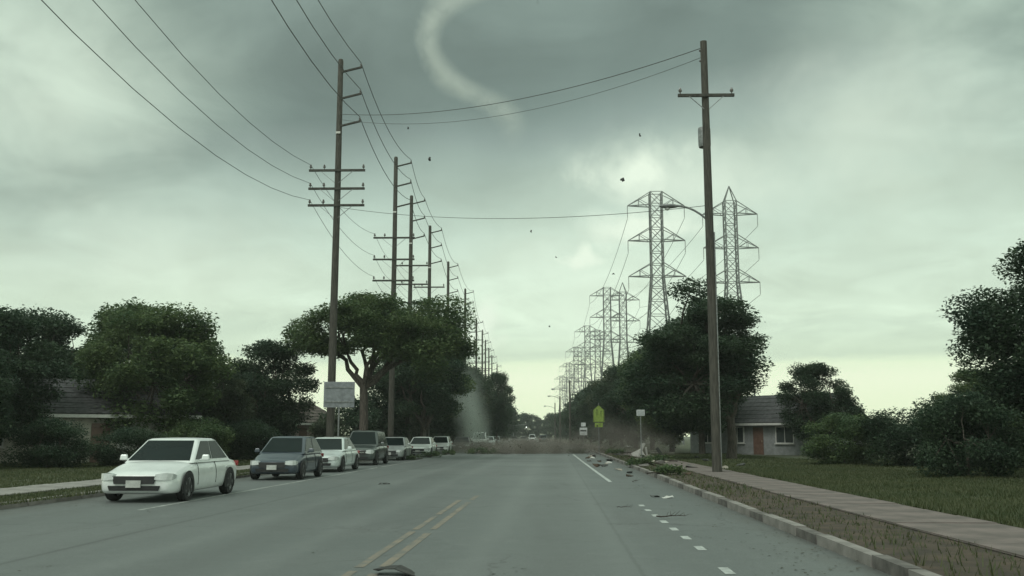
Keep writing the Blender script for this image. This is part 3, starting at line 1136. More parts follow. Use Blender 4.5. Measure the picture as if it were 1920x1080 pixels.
def bungalow(X, d, rz, w, dep, h, rh, mi, ri, label, garage=False):
    """front faces -Y before rotation; origin at the centre of the front wall foot"""
    root = empty('bungalow', (X, d, .1), rz, label, 'house', 'bungalows set back from the street')
    wl = MB().box((0, dep / 2, h / 2 - .1), (w, dep, h + .2))
    for s in (-1, 1):
        wl.slab([(s * w / 2, 0, h), (s * w / 2, dep, h), (s * w / 2, dep / 2, h + rh)], .05)
    wl.build('wall', M_stucco[mi], root)
    e = .55
    ro = empty('roof', (0, 0, 0))
    ro.parent = root
    pitch = rh / (dep / 2)
    for s in (-1, 1):
        y0, y1 = (-e, dep / 2) if s < 0 else (dep + e, dep / 2)
        z0 = h - e * pitch
        n = 7
        for k in range(n):                      # overlapping shingle courses
            ua, ub = k / n, (k + 1) / n + .03
            ya, yb = y0 + (y1 - y0) * ua, y0 + (y1 - y0) * min(1, ub)
            za, zb = z0 + (h + rh - z0) * ua, z0 + (h + rh - z0) * min(1, ub)
            q = [(-w / 2 - e, ya, za + .09), (w / 2 + e, ya, za + .09), (w / 2 + e, yb, zb + .05), (-w / 2 - e, yb, zb + .05)]
            if s > 0:
                q = q[::-1]
            MB().slab(q, .05).build('shingle_course', M_roof[ri], ro)
        MB().box((0, y0 - s * -.0, z0 - .02), (w + 2 * e, .04, .17)).build('fascia', M_trim, ro)
    MB().box((w * .22, dep * .62, h + rh * .8), (.6, .6, 1.5)).build('chimney', mat('chimney_brick', (.2, .11, .085), .9, .25, 6, .2), ro)

    def window(x, z, ww, wh):
        f = MB()
        for s in (-1, 1):
            f.box((x + s * (ww / 2 + .03), -.03, z), (.07, .1, wh + .14))
            f.box((x, -.031, z + s * (wh / 2 + .03)), (ww, .1, .07))
        f.box((x, -.028, z), (.045, .07, wh))
        wo = f.build('window', M_trim, root)
        for s in (-1, 1):
            MB().box((x + s * ww / 4, -.005, z), (ww / 2 - .03, .03, wh)).build('pane', M_pane, wo)
        MB().box((x, -.07, z - wh / 2 - .09), (ww + .26, .16, .06)).build('sill', M_trim, wo)
    window(-w * .33, 1.5, 1.6, 1.15)
    window(-w * .06, 1.5, 1.2, 1.15)
    if garage:
        gd = MB()
        for k in range(4):
            gd.box((w * .3, -.03, .3 + k * .53), (2.6, .06, .5))
        gd.build('garage_door', M_trim, root)
    else:
        window(w * .34, 1.5, 1.5, 1.15)
    dr = MB().box((w * .12, -.03, 1.05), (.92, .06, 2.06)).build('door', M_door, root)
    MB().box((w * .12 + .36, -.075, 1.02), (.05, .05, .14)).build('handle', M_brass, dr)
    return root


bungalow(-20.5, 82, math.radians(60), 12, 8, 2.7, 1.7, 0, 1, 'rose stucco bungalow half hidden behind the left trees')
bungalow(-24, 50, math.radians(35), 12, 8.5, 2.7, 1.8, 1, 0, 'cream stucco bungalow at the far left behind the lawn', True)
bungalow(16.5, 76, math.radians(-50), 11, 8, 2.6, 2.0, 2, 0, 'dark roofed grey bungalow under the right-hand trees')

M_block = mat('pale_block_wall', (.38, .36, .32), .9, .15, 3, .2)
root = empty('garden_wall', (0, 0, 0), 0, 'low pale block wall between the spreading tree and the silver sedan', 'wall')
bm = MB().box((0, 0, 0), (.2, .395, .19)).mesh('block')
bm.materials.append(M_block)
for row in range(6):
    for k in range(30):
        yv = 66 + k * .405 + (row % 2) * .2
        o = bpy.data.objects.new('block', bm)
        COL.objects.link(o)
        o.parent = root
        o.location = (-15.2 + off(yv) + R.uniform(-.006, .006), yv, .2 + row * .2)
        o.rotation_euler = (0, 0, -.023)
MB().bar((-15.2 + off(65.8), 65.8, 1.34), (-15.2 + off(78.3), 78.3, 1.34), .06, .3).build('coping', M_block, root)

# ------------------------------------------------------------------ cars
M_tyre = mat('tyre_rubber', (.02, .02, .021), .85, .2, 12)
M_rim = mat('alloy_rim', (.36, .37, .38), .35, .1, 9, metal=.8)
M_glass = mat('car_glass', (.010, .017, .017), .12, .1, 1.5, spec=.16)
M_black = mat('black_trim', (.016, .016, .017), .5, .15, 8)
M_lamp = mat('headlamp_lens', (.52, .55, .54), .12, .1, 9, spec=.9, coat=.6)
M_plate = mat('number_plate', (.45, .46, .44), .5, .1, 10)
M_red = mat('tail_lamp', (.22, .02, .02), .2, .1, 9, coat=.5)
M_chrome = mat('chrome', (.55, .56, .56), .18, .08, 5, metal=1.0)


def paint(name, c):
    return mat(name, c, .32, .06, 1.2, coat=.7, spec=.5, metal=.15)


def car(kind, pm, label, loc, rz=0.0, detail=True, cat='car', group='cars parked along the left kerb'):
    """front at y=0 facing -Y, length along +Y"""
    if kind == 'suv':
        L, W, HB, HR, gz, wr = 4.75, .94, 1.05, 1.80, .26, .37
        cab = (1.35, 4.55, 1.95, 4.30)
    elif kind == 'van':
        L, W, HB, HR, gz, wr = 5.0, .98, 1.1, 2.0, .26, .35
        cab = (.95, 4.85, 1.75, 4.75)
    elif kind == 'hatch':
        L, W, HB, HR, gz, wr = 4.1, .88, .93, 1.50, .2, .31
        cab = (1.05, 3.95, 1.85, 3.45)
    else:
        L, W, HB, HR, gz, wr = 4.7, .915, .92, 1.46, .19, .325
        cab = (1.25, 4.05, 2.05, 3.35)
    tall = kind in ('suv', 'van')
    root = empty('parked_car', loc, rz, label, cat, group)
    # lower body loft
    hood0 = HB * (.80 if not tall else .90)
    st = [(0.00, gz + .17, hood0 * .74, W * .66), (.03, gz + .06, hood0 * .82, W * .80), (.12, gz + .01, hood0 * .91, W * .90), (.28, gz, hood0 * .965, W * .955),
          (.55, gz, hood0 * 1.01, W * .985), (cab[0] * .8, gz, HB * .955, W), (cab[0] + .1, gz, HB * .985, W), (cab[0] + .6, gz, HB, W), (L * .62, gz, HB * 1.01, W), (L * .80, gz, HB * 1.015, W * .99),
          (L - .35, gz + .02, HB * (1.0 if not tall else 1.01), W * .965), (L - .12, gz + .06, HB * .97, W * .92), (L - .03, gz + .12, HB * .90, W * .84), (L, gz + .2, HB * .82, W * .72)]
    b = MB()
    n = 17
    for (y, zb, zt, w) in st:
        h = zt - zb
        ring = [(-w * .80, zb), (-w * .92, zb + h * .03), (-w * .985, zb + h * .16), (-w, zb + h * .42), (-w * .995, zb + h * .60), (-w * .965, zb + h * .80), (-w * .90, zb + h * .94),
                (-w * .74, zt), (0, zt + .03)]
        ring += [(-x, z) for (x, z) in ring[:-1][::-1]]
        for (x, z) in ring:
            b.v.append((x, y, z))
    for k in range(len(st) - 1):
        for j in range(n):
            a, c = k * n + j, k * n + (j + 1) % n
            b.f.append((a, a + n, c + n, c))
    b.f.append(tuple(range(n)))
    b.f.append(tuple(reversed(range((len(st) - 1) * n, len(st) * n))))
    body = b.build('body', pm, root, smooth=True, outward=True)
    sb = body.modifiers.new('smooth', 'SUBSURF')
    sb.levels = sb.render_levels = 1
    # cabin loft, chamfered corners as pillars
    b = MB()
    i0 = 0
    y0, y1, y2, y3 = cab
    wb, wt = W * .925, W * .73

    def ring8(ya, yb, w, z, c):
        return [(-w + c, ya, z), (w - c, ya, z), (w, ya + c * 1.2, z), (w, yb - c * 1.2, z), (w - c, yb, z), (-w + c, yb, z), (-w, yb - c * 1.2, z), (-w, ya + c * 1.2, z)]
    zr = HR - .055
    rings = [ring8(y0, y1, wb, HB - .05, .055), ring8(y2, y3, wt, zr, .07), ring8(y2 + .10, y3 - .09, wt - .07, HR - .016, .09), ring8(y2 + .32, y3 - .28, wt - .22, HR, .12), ring8(y2 + .6, y3 - .55, wt - .42, HR + .012, .12)]
    for rg in rings:
        b.v += rg
    for k in range(4):
        for j in range(8):
            a, c = i0 + k * 8 + j, i0 + k * 8 + (j + 1) % 8
            b.f.append((a, c, c + 8, a + 8))
    b.f.append(tuple(i0 + 32 + j for j in range(8)))
    b.build('cabin', pm, root, smooth=True, bevel=.03)

    def glass(nm, j, inset_u, lo, hi):
        A, B = Vector(rings[0][j]), Vector(rings[0][(j + 1) % 8])
        D, C_ = Vector(rings[1][j]), Vector(rings[1][(j + 1) % 8])

        def pt(u, v):
            return A.lerp(B, u).lerp(D.lerp(C_, u), v)
        if nm != 'side_window':
            segs = [(inset_u, 1 - inset_u)]
        else:
            segs = [(.035, .475), (.505, .94)]
        for (ua, ub) in segs:
            MB().slab([pt(ua, lo), pt(ub, lo), pt(ub - .01, hi), pt(ua + .01, hi)], .012).build(nm, M_glass, root)
    glass('windshield', 0, .012, .10, .97)
    glass('rear_window', 4, .03, .2, .95)
    glass('side_window', 2, .06, .14, .955)
    glass('side_window', 6, .06, .14, .955)
    # front face
    gh = HB * .60 if not tall else HB * .66
    zg = HB * .56 if not tall else HB * .63
    MB().slab([(-W * .50, -.012, zg - gh * .16), (W * .50, -.012, zg - gh * .16), (W * .56, .0, zg + gh * .16), (-W * .56, .0, zg + gh * .16)], .025).build('grille', M_black, root)
    if tall:
        MB().box((0, -.03, zg + gh * .02), (W * .9, .02, .035)).build('grille_bar', M_chrome, root)
    MB().slab([(-W * .62, .008, gz + .09), (W * .62, .008, gz + .09), (W * .66, -.0, gz + .2), (-W * .66, -.0, gz + .2)], .02).build('lower_intake', M_black, root)
    MB().box((0, -.045, gz + .24), (.34, .03, .16)).build('number_plate', M_plate, root)
    for s in (-1, 1):
        hl = MB()
        zh = zg + gh * (.12 if not tall else .06)
        hh2 = .085 if not tall else .11
        for (xa, ya, k1) in ((.52, .0, .75), (.66, .015, 1.0), (.80, .06, 1.1), (.90, .16, 1.0), (.945, .30, .5)):
            hl.v += [(s * W * xa, ya - .040, zh - hh2 * .8 * k1), (s * W * (xa + .01), ya - .030 + .015 * k1, zh + hh2 * .9 * k1), (s * W * (xa - .05), ya + .12, zh + hh2 * 1.0 * k1), (s * W * (xa - .05), ya + .12, zh - hh2 * .8 * k1)]
        for k in range(4):
            for j in range(4):
                p_ = k * 4 + j
                q_ = k * 4 + (j + 1) % 4
                hl.f.append((p_, q_, q_ + 4, p_ + 4))
        hl.f += [(0, 1, 2, 3), (16, 17, 18, 19)]
        hl.build('headlight', M_lamp, root, outward=True)
        q = [(s * W * .60, L - .02, HB * .78), (s * W * .93, L - .12, HB * .78), (s * W * .93, L - .1, HB * .92), (s * W * .6, L - .0, HB * .92)]
        if s > 0:
            q = q[::-1]
        MB().slab(q, .03).build('tail_light', M_red, root)
        mb = MB().box((s * (W + .10), y0 + .42, HB + .07), (.20, .10, .14), taper=.8)
        mb.bar((s * (W * .93), y0 + .45, HB + .0), (s * (W + .06), y0 + .43, HB + .04), .05)
        mb.build('mirror', pm, root, bevel=.035)
        # doors: seams as recessed dark strips
        for yy in (y0 + .28, (y0 + y1) / 2 + .1):
            MB().tube([(s * W * .99, yy, gz + .16), (s * (W + .001), yy, gz + .3), (s * W * .998, yy, gz + .43), (s * W * .968, yy, HB - .14), (s * W * .92, yy, HB - .05)], .007, 5).build('door_seam', M_black, body)
        for yy in (y0 + .28 + .85, (y0 + y1) / 2 + .95):
            MB().box((s * (W * .975), yy, HB - .20), (.05, .18, .03)).build('door_handle', pm, body)
        for yy in (L * .185, L * .80):
            w = empty('wheel', (s * (W - .11), yy, wr))
            w.parent = root
            o = s
            MB().lathe([(-.10 * o, wr * .66), (-.10 * o, wr * .93), (-.06 * o, wr), (.06 * o, wr), (.11 * o, wr * .95), (.118 * o, wr * .68)], (0, 0, 0), 'X', 22).build('tyre', M_tyre, w, smooth=True)
            rb = MB().lathe([(.07 * o, .0), (.085 * o, wr * .2), (.07 * o, wr * .22)], (0, 0, 0), 'X', 14)
            rb.lathe([(.1 * o, wr * .70), (.105 * o, wr * .62), (.04 * o, wr * .60), (-.09 * o, wr * .66)], (0, 0, 0), 'X', 22)
            for k in range(5):
                an = k * 2 * math.pi / 5
                rb.bar((.075 * o, 0, 0), (.09 * o, wr * .66 * math.cos(an), wr * .66 * math.sin(an)), .03, .07)
            rb.build('rim', M_rim, w)
            ar = MB()
            seg = 14
            ri_, ro_ = 0.0, wr * 1.17
            pts = [(s * (W + .004), yy + ro_ * math.cos(a), wr + ro_ * math.sin(a)) for a in np.linspace(-.35, math.pi + .35, seg)]
            if s < 0:
                pts = pts[::-1]
            ar.slab(pts, .012)
            ar.build('wheel_arch', M_black, root)
            w.location.x = s * (W - .085)
    if kind == 'suv':
        for s in (-1, 1):
            MB().bar((s * wt * .86, y2 + .3, HR + .03), (s * wt * .86, y3 - .25, HR + .03), .04).build('roof_rail', M_black, root)
    return root


def at_lane(rel, d):
    return (rel + off(d), d, 0)


P_white = paint('white_paint', (.80, .83, .82))
P_silver = paint('silver_paint', (.30, .325, .32))
P_char = paint('charcoal_paint', (.06, .075, .072))
P_dark = paint('dark_maroon_paint', (.06, .05, .052))
P_pale = paint('pale_silver_paint', (.60, .66, .65))
P_blue = paint('dark_blue_paint', (.04, .055, .075))
P_black = paint('black_paint', (.022, .024, .026))


def head(d):
    return -math.atan((off(d + 3) - off(d - 3)) / 6)


CARS = [('sedan', P_white, 'nearest white sedan parked at the far left kerb', -9.55, 22.0),
        ('hatch', P_blue, 'dark blue hatchback parked between the nearest white sedan and the pale sedan', -9.75, 33.4),
        ('sedan', P_pale, 'pale silver sedan parked in front of the dark SUV', None, 40.6),
        ('suv', P_char, 'charcoal SUV with roof rails and a big headlight parked on the left', None, 50.2),
        ('sedan', P_silver, 'mid silver sedan parked just behind the charcoal SUV', None, 60.5),
        ('sedan', P_white, 'white sedan with a wide black grille parked behind the silver sedan', None, 71.0),
        ('hatch', P_white, 'white hatchback tucked behind the white sedan with the wide grille', None, 84.5),
        ('sedan', P_dark, 'dark maroon sedan parked at the foot of the dust column', None, 97.0),
        ('van', P_white, 'white van parked behind the dust beyond the maroon sedan', None, 121.0),
        ('sedan', P_pale, 'pale distant sedan parked behind the white van', None, 138),
        ('hatch', P_silver, 'farthest silver hatchback in the left parking lane', None, 152)]
CX = {40.6: -9.02, 50.2: -9.12, 60.5: -8.98, 71.0: -8.40, 84.5: -8.2, 97.0: -7.2, 121.0: -6.7, 138: -6.3, 152: -5.9}
for kind, pm, lab, rel, d in CARS:
    x = CX[d] if rel is None else rel + off(d)
    car(kind, pm, lab, (x, d, 0), head(d))
car('suv', P_char, 'dark SUV driving away down the road near the bright horizon', (2.3 + 0 * .1, 213.6, 0), math.pi, group='cars on the far road')
car('sedan', P_black, 'dark far car coming up the road left of the dark SUV', (-2.2, 236, 0), 0, group='cars on the far road')
car('van', P_white, 'far white van on the road beside the dark SUV', (-.1, 262, 0), 0, group='cars on the far road')
car('sedan', P_dark, 'farthest dark sedan near the left kerb at the end of the road', (-4.8, 255, 0), 0, group='cars on the far road')

# ------------------------------------------------------------------ signs
M_fluo = mat('fluorescent_yellow_green', (.23, .32, .06), .5, .12, 6)
M_signb = mat('sign_black', (.02, .02, .02), .6, .1, 9)
M_signw = mat('sign_white', (.50, .52, .52), .5, .12, 8)
M_signg = mat('sign_back_aluminium', (.22, .235, .25), .5, .15, 4, metal=.4)


def post(root, h, y=.03, r=.03):
    MB().tube([(0, y, -.3), (0, y, h)], r, 8).build('post', M_galv, root)


def rod_figure(b, x, s, y):
    """simple walking figure of flat black shapes"""
    b.lathe([(0, .0), (0, .055 * s)], (x, y, 1.0 * 0 + .30 * s), 'Y', 10)
    b.bar((x, y, .22 * s), (x - .01, y, .02 * s), .10 * s, .006)
    b.bar((x, y, .03 * s), (x + .09 * s, y, -.24 * s), .05 * s, .006)
    b.bar((x - .01, y, .03 * s), (x - .08 * s, y, -.24 * s), .05 * s, .006)
    b.bar((x, y, .19 * s), (x + .12 * s, y, .04 * s), .035 * s, .006)
    b.bar((x, y, .19 * s), (x - .12 * s, y, .05 * s), .035 * s, .006)


c = P(1123, 815, 79)
root = empty('school_crossing_sign', (c.x, 79, .1), 0, 'yellow green pentagon school crossing sign on a post by the right kerb', 'sign')
post(root, 4.1)
zc = P(1123, 776, 79).z - .1 - .05
hw_, hh = .45, .62
penta = [(-hw_, 0, zc - hh), (hw_, 0, zc - hh), (hw_, 0, zc + .35), (0, 0, zc + .75), (-hw_, 0, zc + .35)]
MB().slab(penta, .012).build('sign_plate', M_fluo, root)
bd = MB()
ip = [(x * .90, -.016, zc + (z - zc) * .92 + .0) for (x, _, z) in penta]
for k in range(5):
    bd.bar(ip[k], ip[(k + 1) % 5], .03, .006)
bd.build('border', M_signb, root)
fg = MB()
rod_figure(fg, 0, 1.0, -.018)
fg.v = [(x - .14, y, z + zc + .06) for (x, y, z) in fg.v]
f2 = MB()
rod_figure(f2, 0, .8, -.018)
f2.v = [(x + .19, y, z + zc) for (x, y, z) in f2.v]
fg.build('pedestrian_figure', M_signb, root)
f2.build('pedestrian_figure', M_signb, root)
MB().slab([(-.32, 0, zc - 1.02), (.32, 0, zc - 1.02), (.32, 0, zc - .68), (-.32, 0, zc - .68)], .012).build('arrow_plate', M_fluo, root)
ar = MB()
ar.bar((.2, -.018, zc - .74), (-.12, -.018, zc - .92), .06, .006)
ar.slab([(-.22, -.016, zc - .97), (-.04, -.016, zc - .97), (-.14, -.016, zc - .81)], .004)
ar.build('arrow', M_signb, root)

c = P(1202, 815, 55)
root = empty('road_sign', (c.x, 55, .1), 0, 'small pale rectangular sign on a thin post beside the right footpath', 'sign')
zs = P(1202, 774, 55).z - .1
post(root, zs + .1, r=.025)
MB().box((0, -.01, zs), (.46, .02, .34)).build('sign_plate', M_signw, root, bevel=.006)
MB().box((0, -.024, zs), (.40, .008, .28)).build('sign_face', mat('sign_grey', (.32, .34, .34), .5, .1, 8), root)

c = P(1094, 815, 128)
root = empty('road_sign', (c.x, 128, .1), 0, 'white square sign above a banded board, beyond the school crossing sign', 'sign')
zs = P(1094, 796, 128).z - .1
post(root, zs + .1)
MB().box((0, -.01, zs), (.62, .02, .5)).build('sign_plate', M_signw, root)
zb = P(1094, 809, 128).z - .1
MB().box((0, -.01, zb), (1.0, .03, 1.0)).build('lower_board', M_signw, root)
MB().box((0, -.03, zb + .1), (.8, .01, .2)).build('dark_band', M_signb, root)

c = P(634, 815, 53.3)
root = empty('road_sign', (c.x, 53.3, .1), math.radians(4), 'grey upright sign panel on a post at the left tree', 'sign')
zs = P(634, 740, 53.3).z - .1
post(root, zs + .6, .04, .05)
MB().box((0, -.01, zs), (1.7, .03, 1.42)).build('sign_plate', M_signg, root, bevel=.02)
for dz in (-.4, .4):
    MB().box((0, -.045, zs + dz), (1.55, .04, .06)).build('stiffener', M_galv, root)

# far traffic signal
M_lit = bpy.data.materials.new('lit_signal')
M_lit.use_nodes = True
_t = NT(M_lit.node_tree)
_b = _t.n['Principled BSDF']
_n = _t.noise(_t.new('ShaderNodeTexCoord').outputs['Object'], 8)
_t.put(_b.inputs['Base Color'], _t.mix(_n, (.8, .85, .8, 1), (.9, .9, .85, 1)))
_b.inputs['Emission Color'].default_value = (.9, 1, .9, 1)
_b.inputs['Emission Strength'].default_value = 1.3
c = P(975, 815, 300)
root = empty('traffic_signal', (c.x - 2.0, 300, .1), 0, 'tiny traffic signal with a lit pale lamp at the end of the street', 'traffic light')
zs = P(987, 801, 300).z - .1
MB().tube([(0, 0, -.3), (0, 0, zs + .7)], .09, 8).build('post', M_galv, root)
MB().tube([(0, 0, zs + .5), (P(987, 801, 300).x - c.x + 2.0, 0, zs + .9)], .05, 8).build('mast_arm', M_galv, root)
sx = P(987, 801, 300).x - c.x + 2.0
MB().box((sx, 0, zs + .15), (.42, .25, 1.2)).build('signal_head', M_signb, root)
MB().lathe([(0, .0), (.03, .12), (.0, .19)], (sx, -.16, zs), 'Y', 12).build('lit_lens', M_lit, root)

# ------------------------------------------------------------------ storm debris
M_board = mat('splintered_board', (.30, .27, .23), .85, .25, 5, .2)
M_paper = mat('pale_scrap', (.55, .55, .52), .7, .12, 6)
M_scrap = mat('dark_scrap', (.05, .05, .048), .8, .25, 6)
M_twig = mat('wet_twig', (.05, .04, .034), .9, .3, 9)


def scrap_mesh(size, m, seed, curl=.25):
    """torn, curled sheet with thickness"""
    rng = random.Random(seed)
    b = MB()
    n = 5
    top = []
    for i in range(n):
        u = i / (n - 1) - .5
        w = size * (.32 + .12 * rng.random()) * (1 - abs(u) * .7)
        z = size * (curl * math.cos(u * 4) + rng.uniform(-.04, .04))
        top.append(((u * size, -w, z), (u * size, w * rng.uniform(.7, 1.1), z + rng.uniform(-.1, .1) * size)))
    for i in range(n - 1):
        a, c_ = top[i], top[i + 1]
        b.slab([a[0], c_[0], c_[1], a[1]], size * .02)
    return b


for k, (px, py, d, s, m_, desc) in enumerate([
        (1009, 4, 26, .11, M_scrap, 'dark leaf scrap flying at the very top of the sky'), (1200, 253, 28, .12, M_scrap, 'thin dark scrap flying upright at the right of the sky'),
        (1167, 337, 28, .16, M_scrap, 'largest dark scrap flying before the bright cloud gap on the right'), (806, 298, 30, .13, M_scrap, 'small curled scrap flying right of the tall poles'),
        (996, 434, 34, .11, M_scrap, 'small dark scrap flying in the middle of the sky'), (1043, 482, 34, .08, M_scrap, 'tiny dark scrap flying left of the small bright cloud gap'),
        (1150, 514, 36, .10, M_scrap, 'tiny scrap flying just above the pylon with the pointed top'), (1030, 612, 40, .09, M_scrap, 'faint tiny scrap flying low over the road end'),
        (765, 240, 30, .08, M_scrap, 'tiny scrap flying by the power lines above the tallest left pole'), (990, 712, 60, .09, M_scrap, 'faint scrap flying just above the horizon trees')]):
    o = scrap_mesh(s, m_, k + 3).build('flying_scrap', m_)
    o.location = P(px, py, d)
    o.rotation_euler = (R.uniform(0, 6), R.uniform(0, 6), R.uniform(0, 6))
    tag(o, desc, 'debris', 'scraps flying in the wind')


def ground_pt(px, py, z=0.0):
    v = CAM_M @ Vector(((px - 960) / F, (540 - py) / F, -1.0))
    s = (z - CAM_H) / v.z
    return Vector((v.x * s, v.y * s, z))


def branch(px, py, L, label, seed, leafy=True, z=0.0, rz=None):
    rng = random.Random(seed)
    p = ground_pt(px, py, z)
    root = empty('fallen_branch', p, rng.uniform(0, 6.28) if rz is None else rz, label, 'branch', 'branches blown down by the storm')
    b = MB()
    pts = [(-L / 2 + L * k / 6, rng.uniform(-.06, .06) * L, .04 + rng.uniform(0, .05) * L) for k in range(7)]
    b.tube(pts, [(.03 * (1 - k / 8) + .006) * min(1, L / 1.3) for k in range(7)], 6)
    cents, rads = [], []
    for k in range(2, 7):
        for s in (-1, 1):
            q = (pts[k][0] + rng.uniform(.1, .3) * L * .6, s * rng.uniform(.12, .3) * L, .06 + rng.uniform(0, .16) * L)
            b.tube([pts[k], q], [.012 * min(1, L / 1.3), .004 * min(1, L)], 5)
            cents.append(q)
            rads.append((.16 * L, .14 * L, .09 * L))
    b.build('stem', M_twig, root)
    if leafy:
        me = leaf_mesh('foliage', cents, rads, [55] * len(cents), .13, seed)
        me.materials.append(M_leafA)
        o = bpy.data.objects.new('foliage', me)
        COL.objects.link(o)
        o.parent = root


branch(806, 858, 1.6, 'leafy fallen branch on the road before the white sedan with the wide grille', 3)
branch(838, 853, 1.5, 'leafy fallen branch on the road before the white hatchback', 4)
branch(776, 862, 1.3, 'leafy fallen branch beside the silver sedan', 5)
branch(890, 851, 2.2, 'leafy fallen branch at the foot of the dust column', 6)
branch(985, 850, 2.6, 'broad leafy fallen branch in the middle of the road under the dust', 8)
branch(930, 851, 2.0, 'leafy fallen branch left of the middle under the road dust', 9)
branch(1165, 851, 1.8, 'leafy fallen branch on the right verge near the school crossing sign', 10, z=.12)
branch(1257, 973, .55, 'bare fallen twig at the right edge of the lane', 12, False, rz=.3)
branch(1170, 955, .3, 'tiny bare twig lying on the road left of the dashed line', 14, False, rz=.1)
branch(1190, 905, .4, 'short bare twig between the dashed line and the right kerb', 15, False, rz=1.2)


def scrap(px, py, s, m_, label, z=0.0, seed=1, rz=0.0):
    o = scrap_mesh(s, m_, seed, .06).build('scrap', m_)
    p = ground_pt(px, py, z)
    o.location = (p.x, p.y, z + .02)
    o.rotation_euler = (R.uniform(-.15, .15), R.uniform(-.15, .15), rz)
    tag(o, label, 'debris', 'scraps blown onto the ground')


scrap(720, 908, .36, M_scrap, 'dark curled scrap lying alone on the road left of the centre line', seed=4, rz=.3)
scrap(745, 1077, .48, M_scrap, 'dark flat scrap on the road at the bottom of the view', seed=6, rz=-.1)
scrap(1252, 934, .28, M_paper, 'bright white scrap in the gutter at the right', seed=8, rz=.2)
scrap(1228, 932, .25, M_scrap, 'dark scrap in the gutter beside the white one', seed=9, rz=.6)
scrap(1230, 851, 1.0, M_paper, 'pale torn sheet lying on the right verge', z=.13, seed=11, rz=.4)
scrap(1258, 836, 1.2, M_paper, 'pale curled sheet on the lawn behind the right footpath', z=.13, seed=12, rz=1.0)
scrap(1178, 838, 1.1, M_paper, 'pale folded sheet lying under the right-hand trees', z=.13, seed=14, rz=.9)


def board(px, py, d, L, tilt, label, m_=M_paper, w=.14):
    p = P(px, py, d)
    o = MB().box((0, 0, L / 2), (w, .05, L)).build('broken_board', m_, bevel=.008)
    o.location = (p.x, d, .1)
    o.rotation_euler = (.25, tilt, 0)
    tag(o, label, 'board', 'broken boards blown about')


board(1196, 826, 66, 1.05, .42, 'pale broken board leaning to the right beside the thin sign post')
board(1201, 826, 66.3, .95, .06, 'pale broken board standing almost upright beside the thin sign post')
board(1213, 822, 66, .7, -.15, 'short pale board stuck in the ground right of the thin sign post', w=.12)
board(1186, 824, 68, .8, 1.1, 'wide pale panel tilted low left of the thin sign post', w=.5)
board(1246, 832, 58, .9, -.6, 'dark plank propped behind the pale curled sheet', M_scrap, .18)

for k, (px, py, L, lab) in enumerate([(1215, 872, 1.3, 'leafy fallen branch on the soil verge below the thin sign post'), (1248, 866, 1.5, 'leafy fallen branch across the reddish footpath at the strewn boards'),
                                      (1145, 846, 1.6, 'leafy fallen branch at the kerb just right of the school crossing sign'), (1240, 890, 1.1, 'leafy fallen branch nearest on the right soil verge'),
                                      (1090, 850, 1.6, 'leafy fallen branch in the gutter left of the school crossing sign'), (1040, 848, 1.3, 'small leafy branch at the right end of the road dust')]):
    branch(px, py, L, lab, 40 + k, z=.0 if px < 1120 else .12)
rr_ = random.Random(8)
seen_labels = set()
for k in range(64):
    yv = rr_.uniform(34, 78)
    rel = rr_.choice([rr_.uniform(3.9, 5.3), rr_.uniform(5.3, 9.5), rr_.uniform(1.9, 3.5)])
    sz = rr_.uniform(.10, .34)
    bb = MB()
    pts_ = [Vector((rr_.uniform(-1, 1), rr_.uniform(-1, 1), rr_.uniform(-.5, .6))).normalized() * sz * rr_.uniform(.7, 1.1) for _ in range(10)]
    bmx = bmesh.new()
    for p_ in pts_:
        bmx.verts.new((p_.x, p_.y, p_.z * .55))
    bmesh.ops.convex_hull(bmx, input=bmx.verts)
    me = bpy.data.meshes.new('broken_stone')
    bmx.to_mesh(me)
    bmx.free()
    m_ = rr_.choice([M_scrap, M_board, M_soil, M_kerb2, M_paper if k % 5 == 0 else M_scrap])
    me.materials.append(m_)
    o = bpy.data.objects.new('broken_stone', me)
    COL.objects.link(o)
    o.location = (rel + off(yv), yv, (.12 if rel > 3.7 else 0) + sz * .2)
    tone = {'dark_scrap': 'blackish', 'splintered_board': 'tan', 'bare_soil': 'earthy brown', 'kerb_concrete_stained': 'grey', 'pale_scrap': 'pale'}[m_.name]
    where = 'in the right gutter' if rel < 3.7 else 'on the soil verge' if rel < 5.3 else 'on the reddish footpath' if rel < 7 else 'on the right lawn'
    how = 'well before the thin sign post' if yv < 48 else 'beside the thin sign post' if yv < 60 else 'past the thin sign post' if yv < 70 else 'near the school sign'
    lab = '%s %s broken lump %s %s' % ('small' if sz < .18 else 'medium' if sz < .27 else 'large', tone, where, how)
    if lab in seen_labels:
        bpy.data.objects.remove(o)
        continue
    seen_labels.add(lab)
    tag(o, lab, 'stone', 'broken stones on the right verge')

# leaf litter blown over road and verges
rng = np.random.default_rng(77)
cents, rads, cnt = [], [], []
for k in range(520):
    yv = 9 + 80 * rng.random() ** 1.3
    side_r = rng.random()
    rel = RK - abs(rng.normal(0, .8)) if side_r < .55 else (LK + abs(rng.normal(0, 1.1)) if side_r < .8 else rng.uniform(LK, RK))
    cents.append((rel + off(yv), yv, .012))
    rads.append((.35, .5, .004))
    cnt.append(rng.integers(1, 7))
V = leaf_mesh('leaf_litter', cents, rads, cnt, .05, 8, flat=.1)
co = np.empty(len(V.vertices) * 3, dtype=np.float32)
V.vertices.foreach_get('co', co)
co = co.reshape(-1, 3)
co[:, 2] = np.clip(np.abs(co[:, 2]) * .3 + .004, .004, .03)
V.vertices.foreach_set('co', co.ravel())
MATS_LITTER = leaf_material('litter', (.03, .032, .022), (.10, .085, .055), .05)
V.materials.append(MATS_LITTER)
o = bpy.data.objects.new('leaf_litter', V)
COL.objects.link(o)
tag(o, 'scattered leaf litter blown along the gutters and over the road', 'leaf litter', kind='stuff')


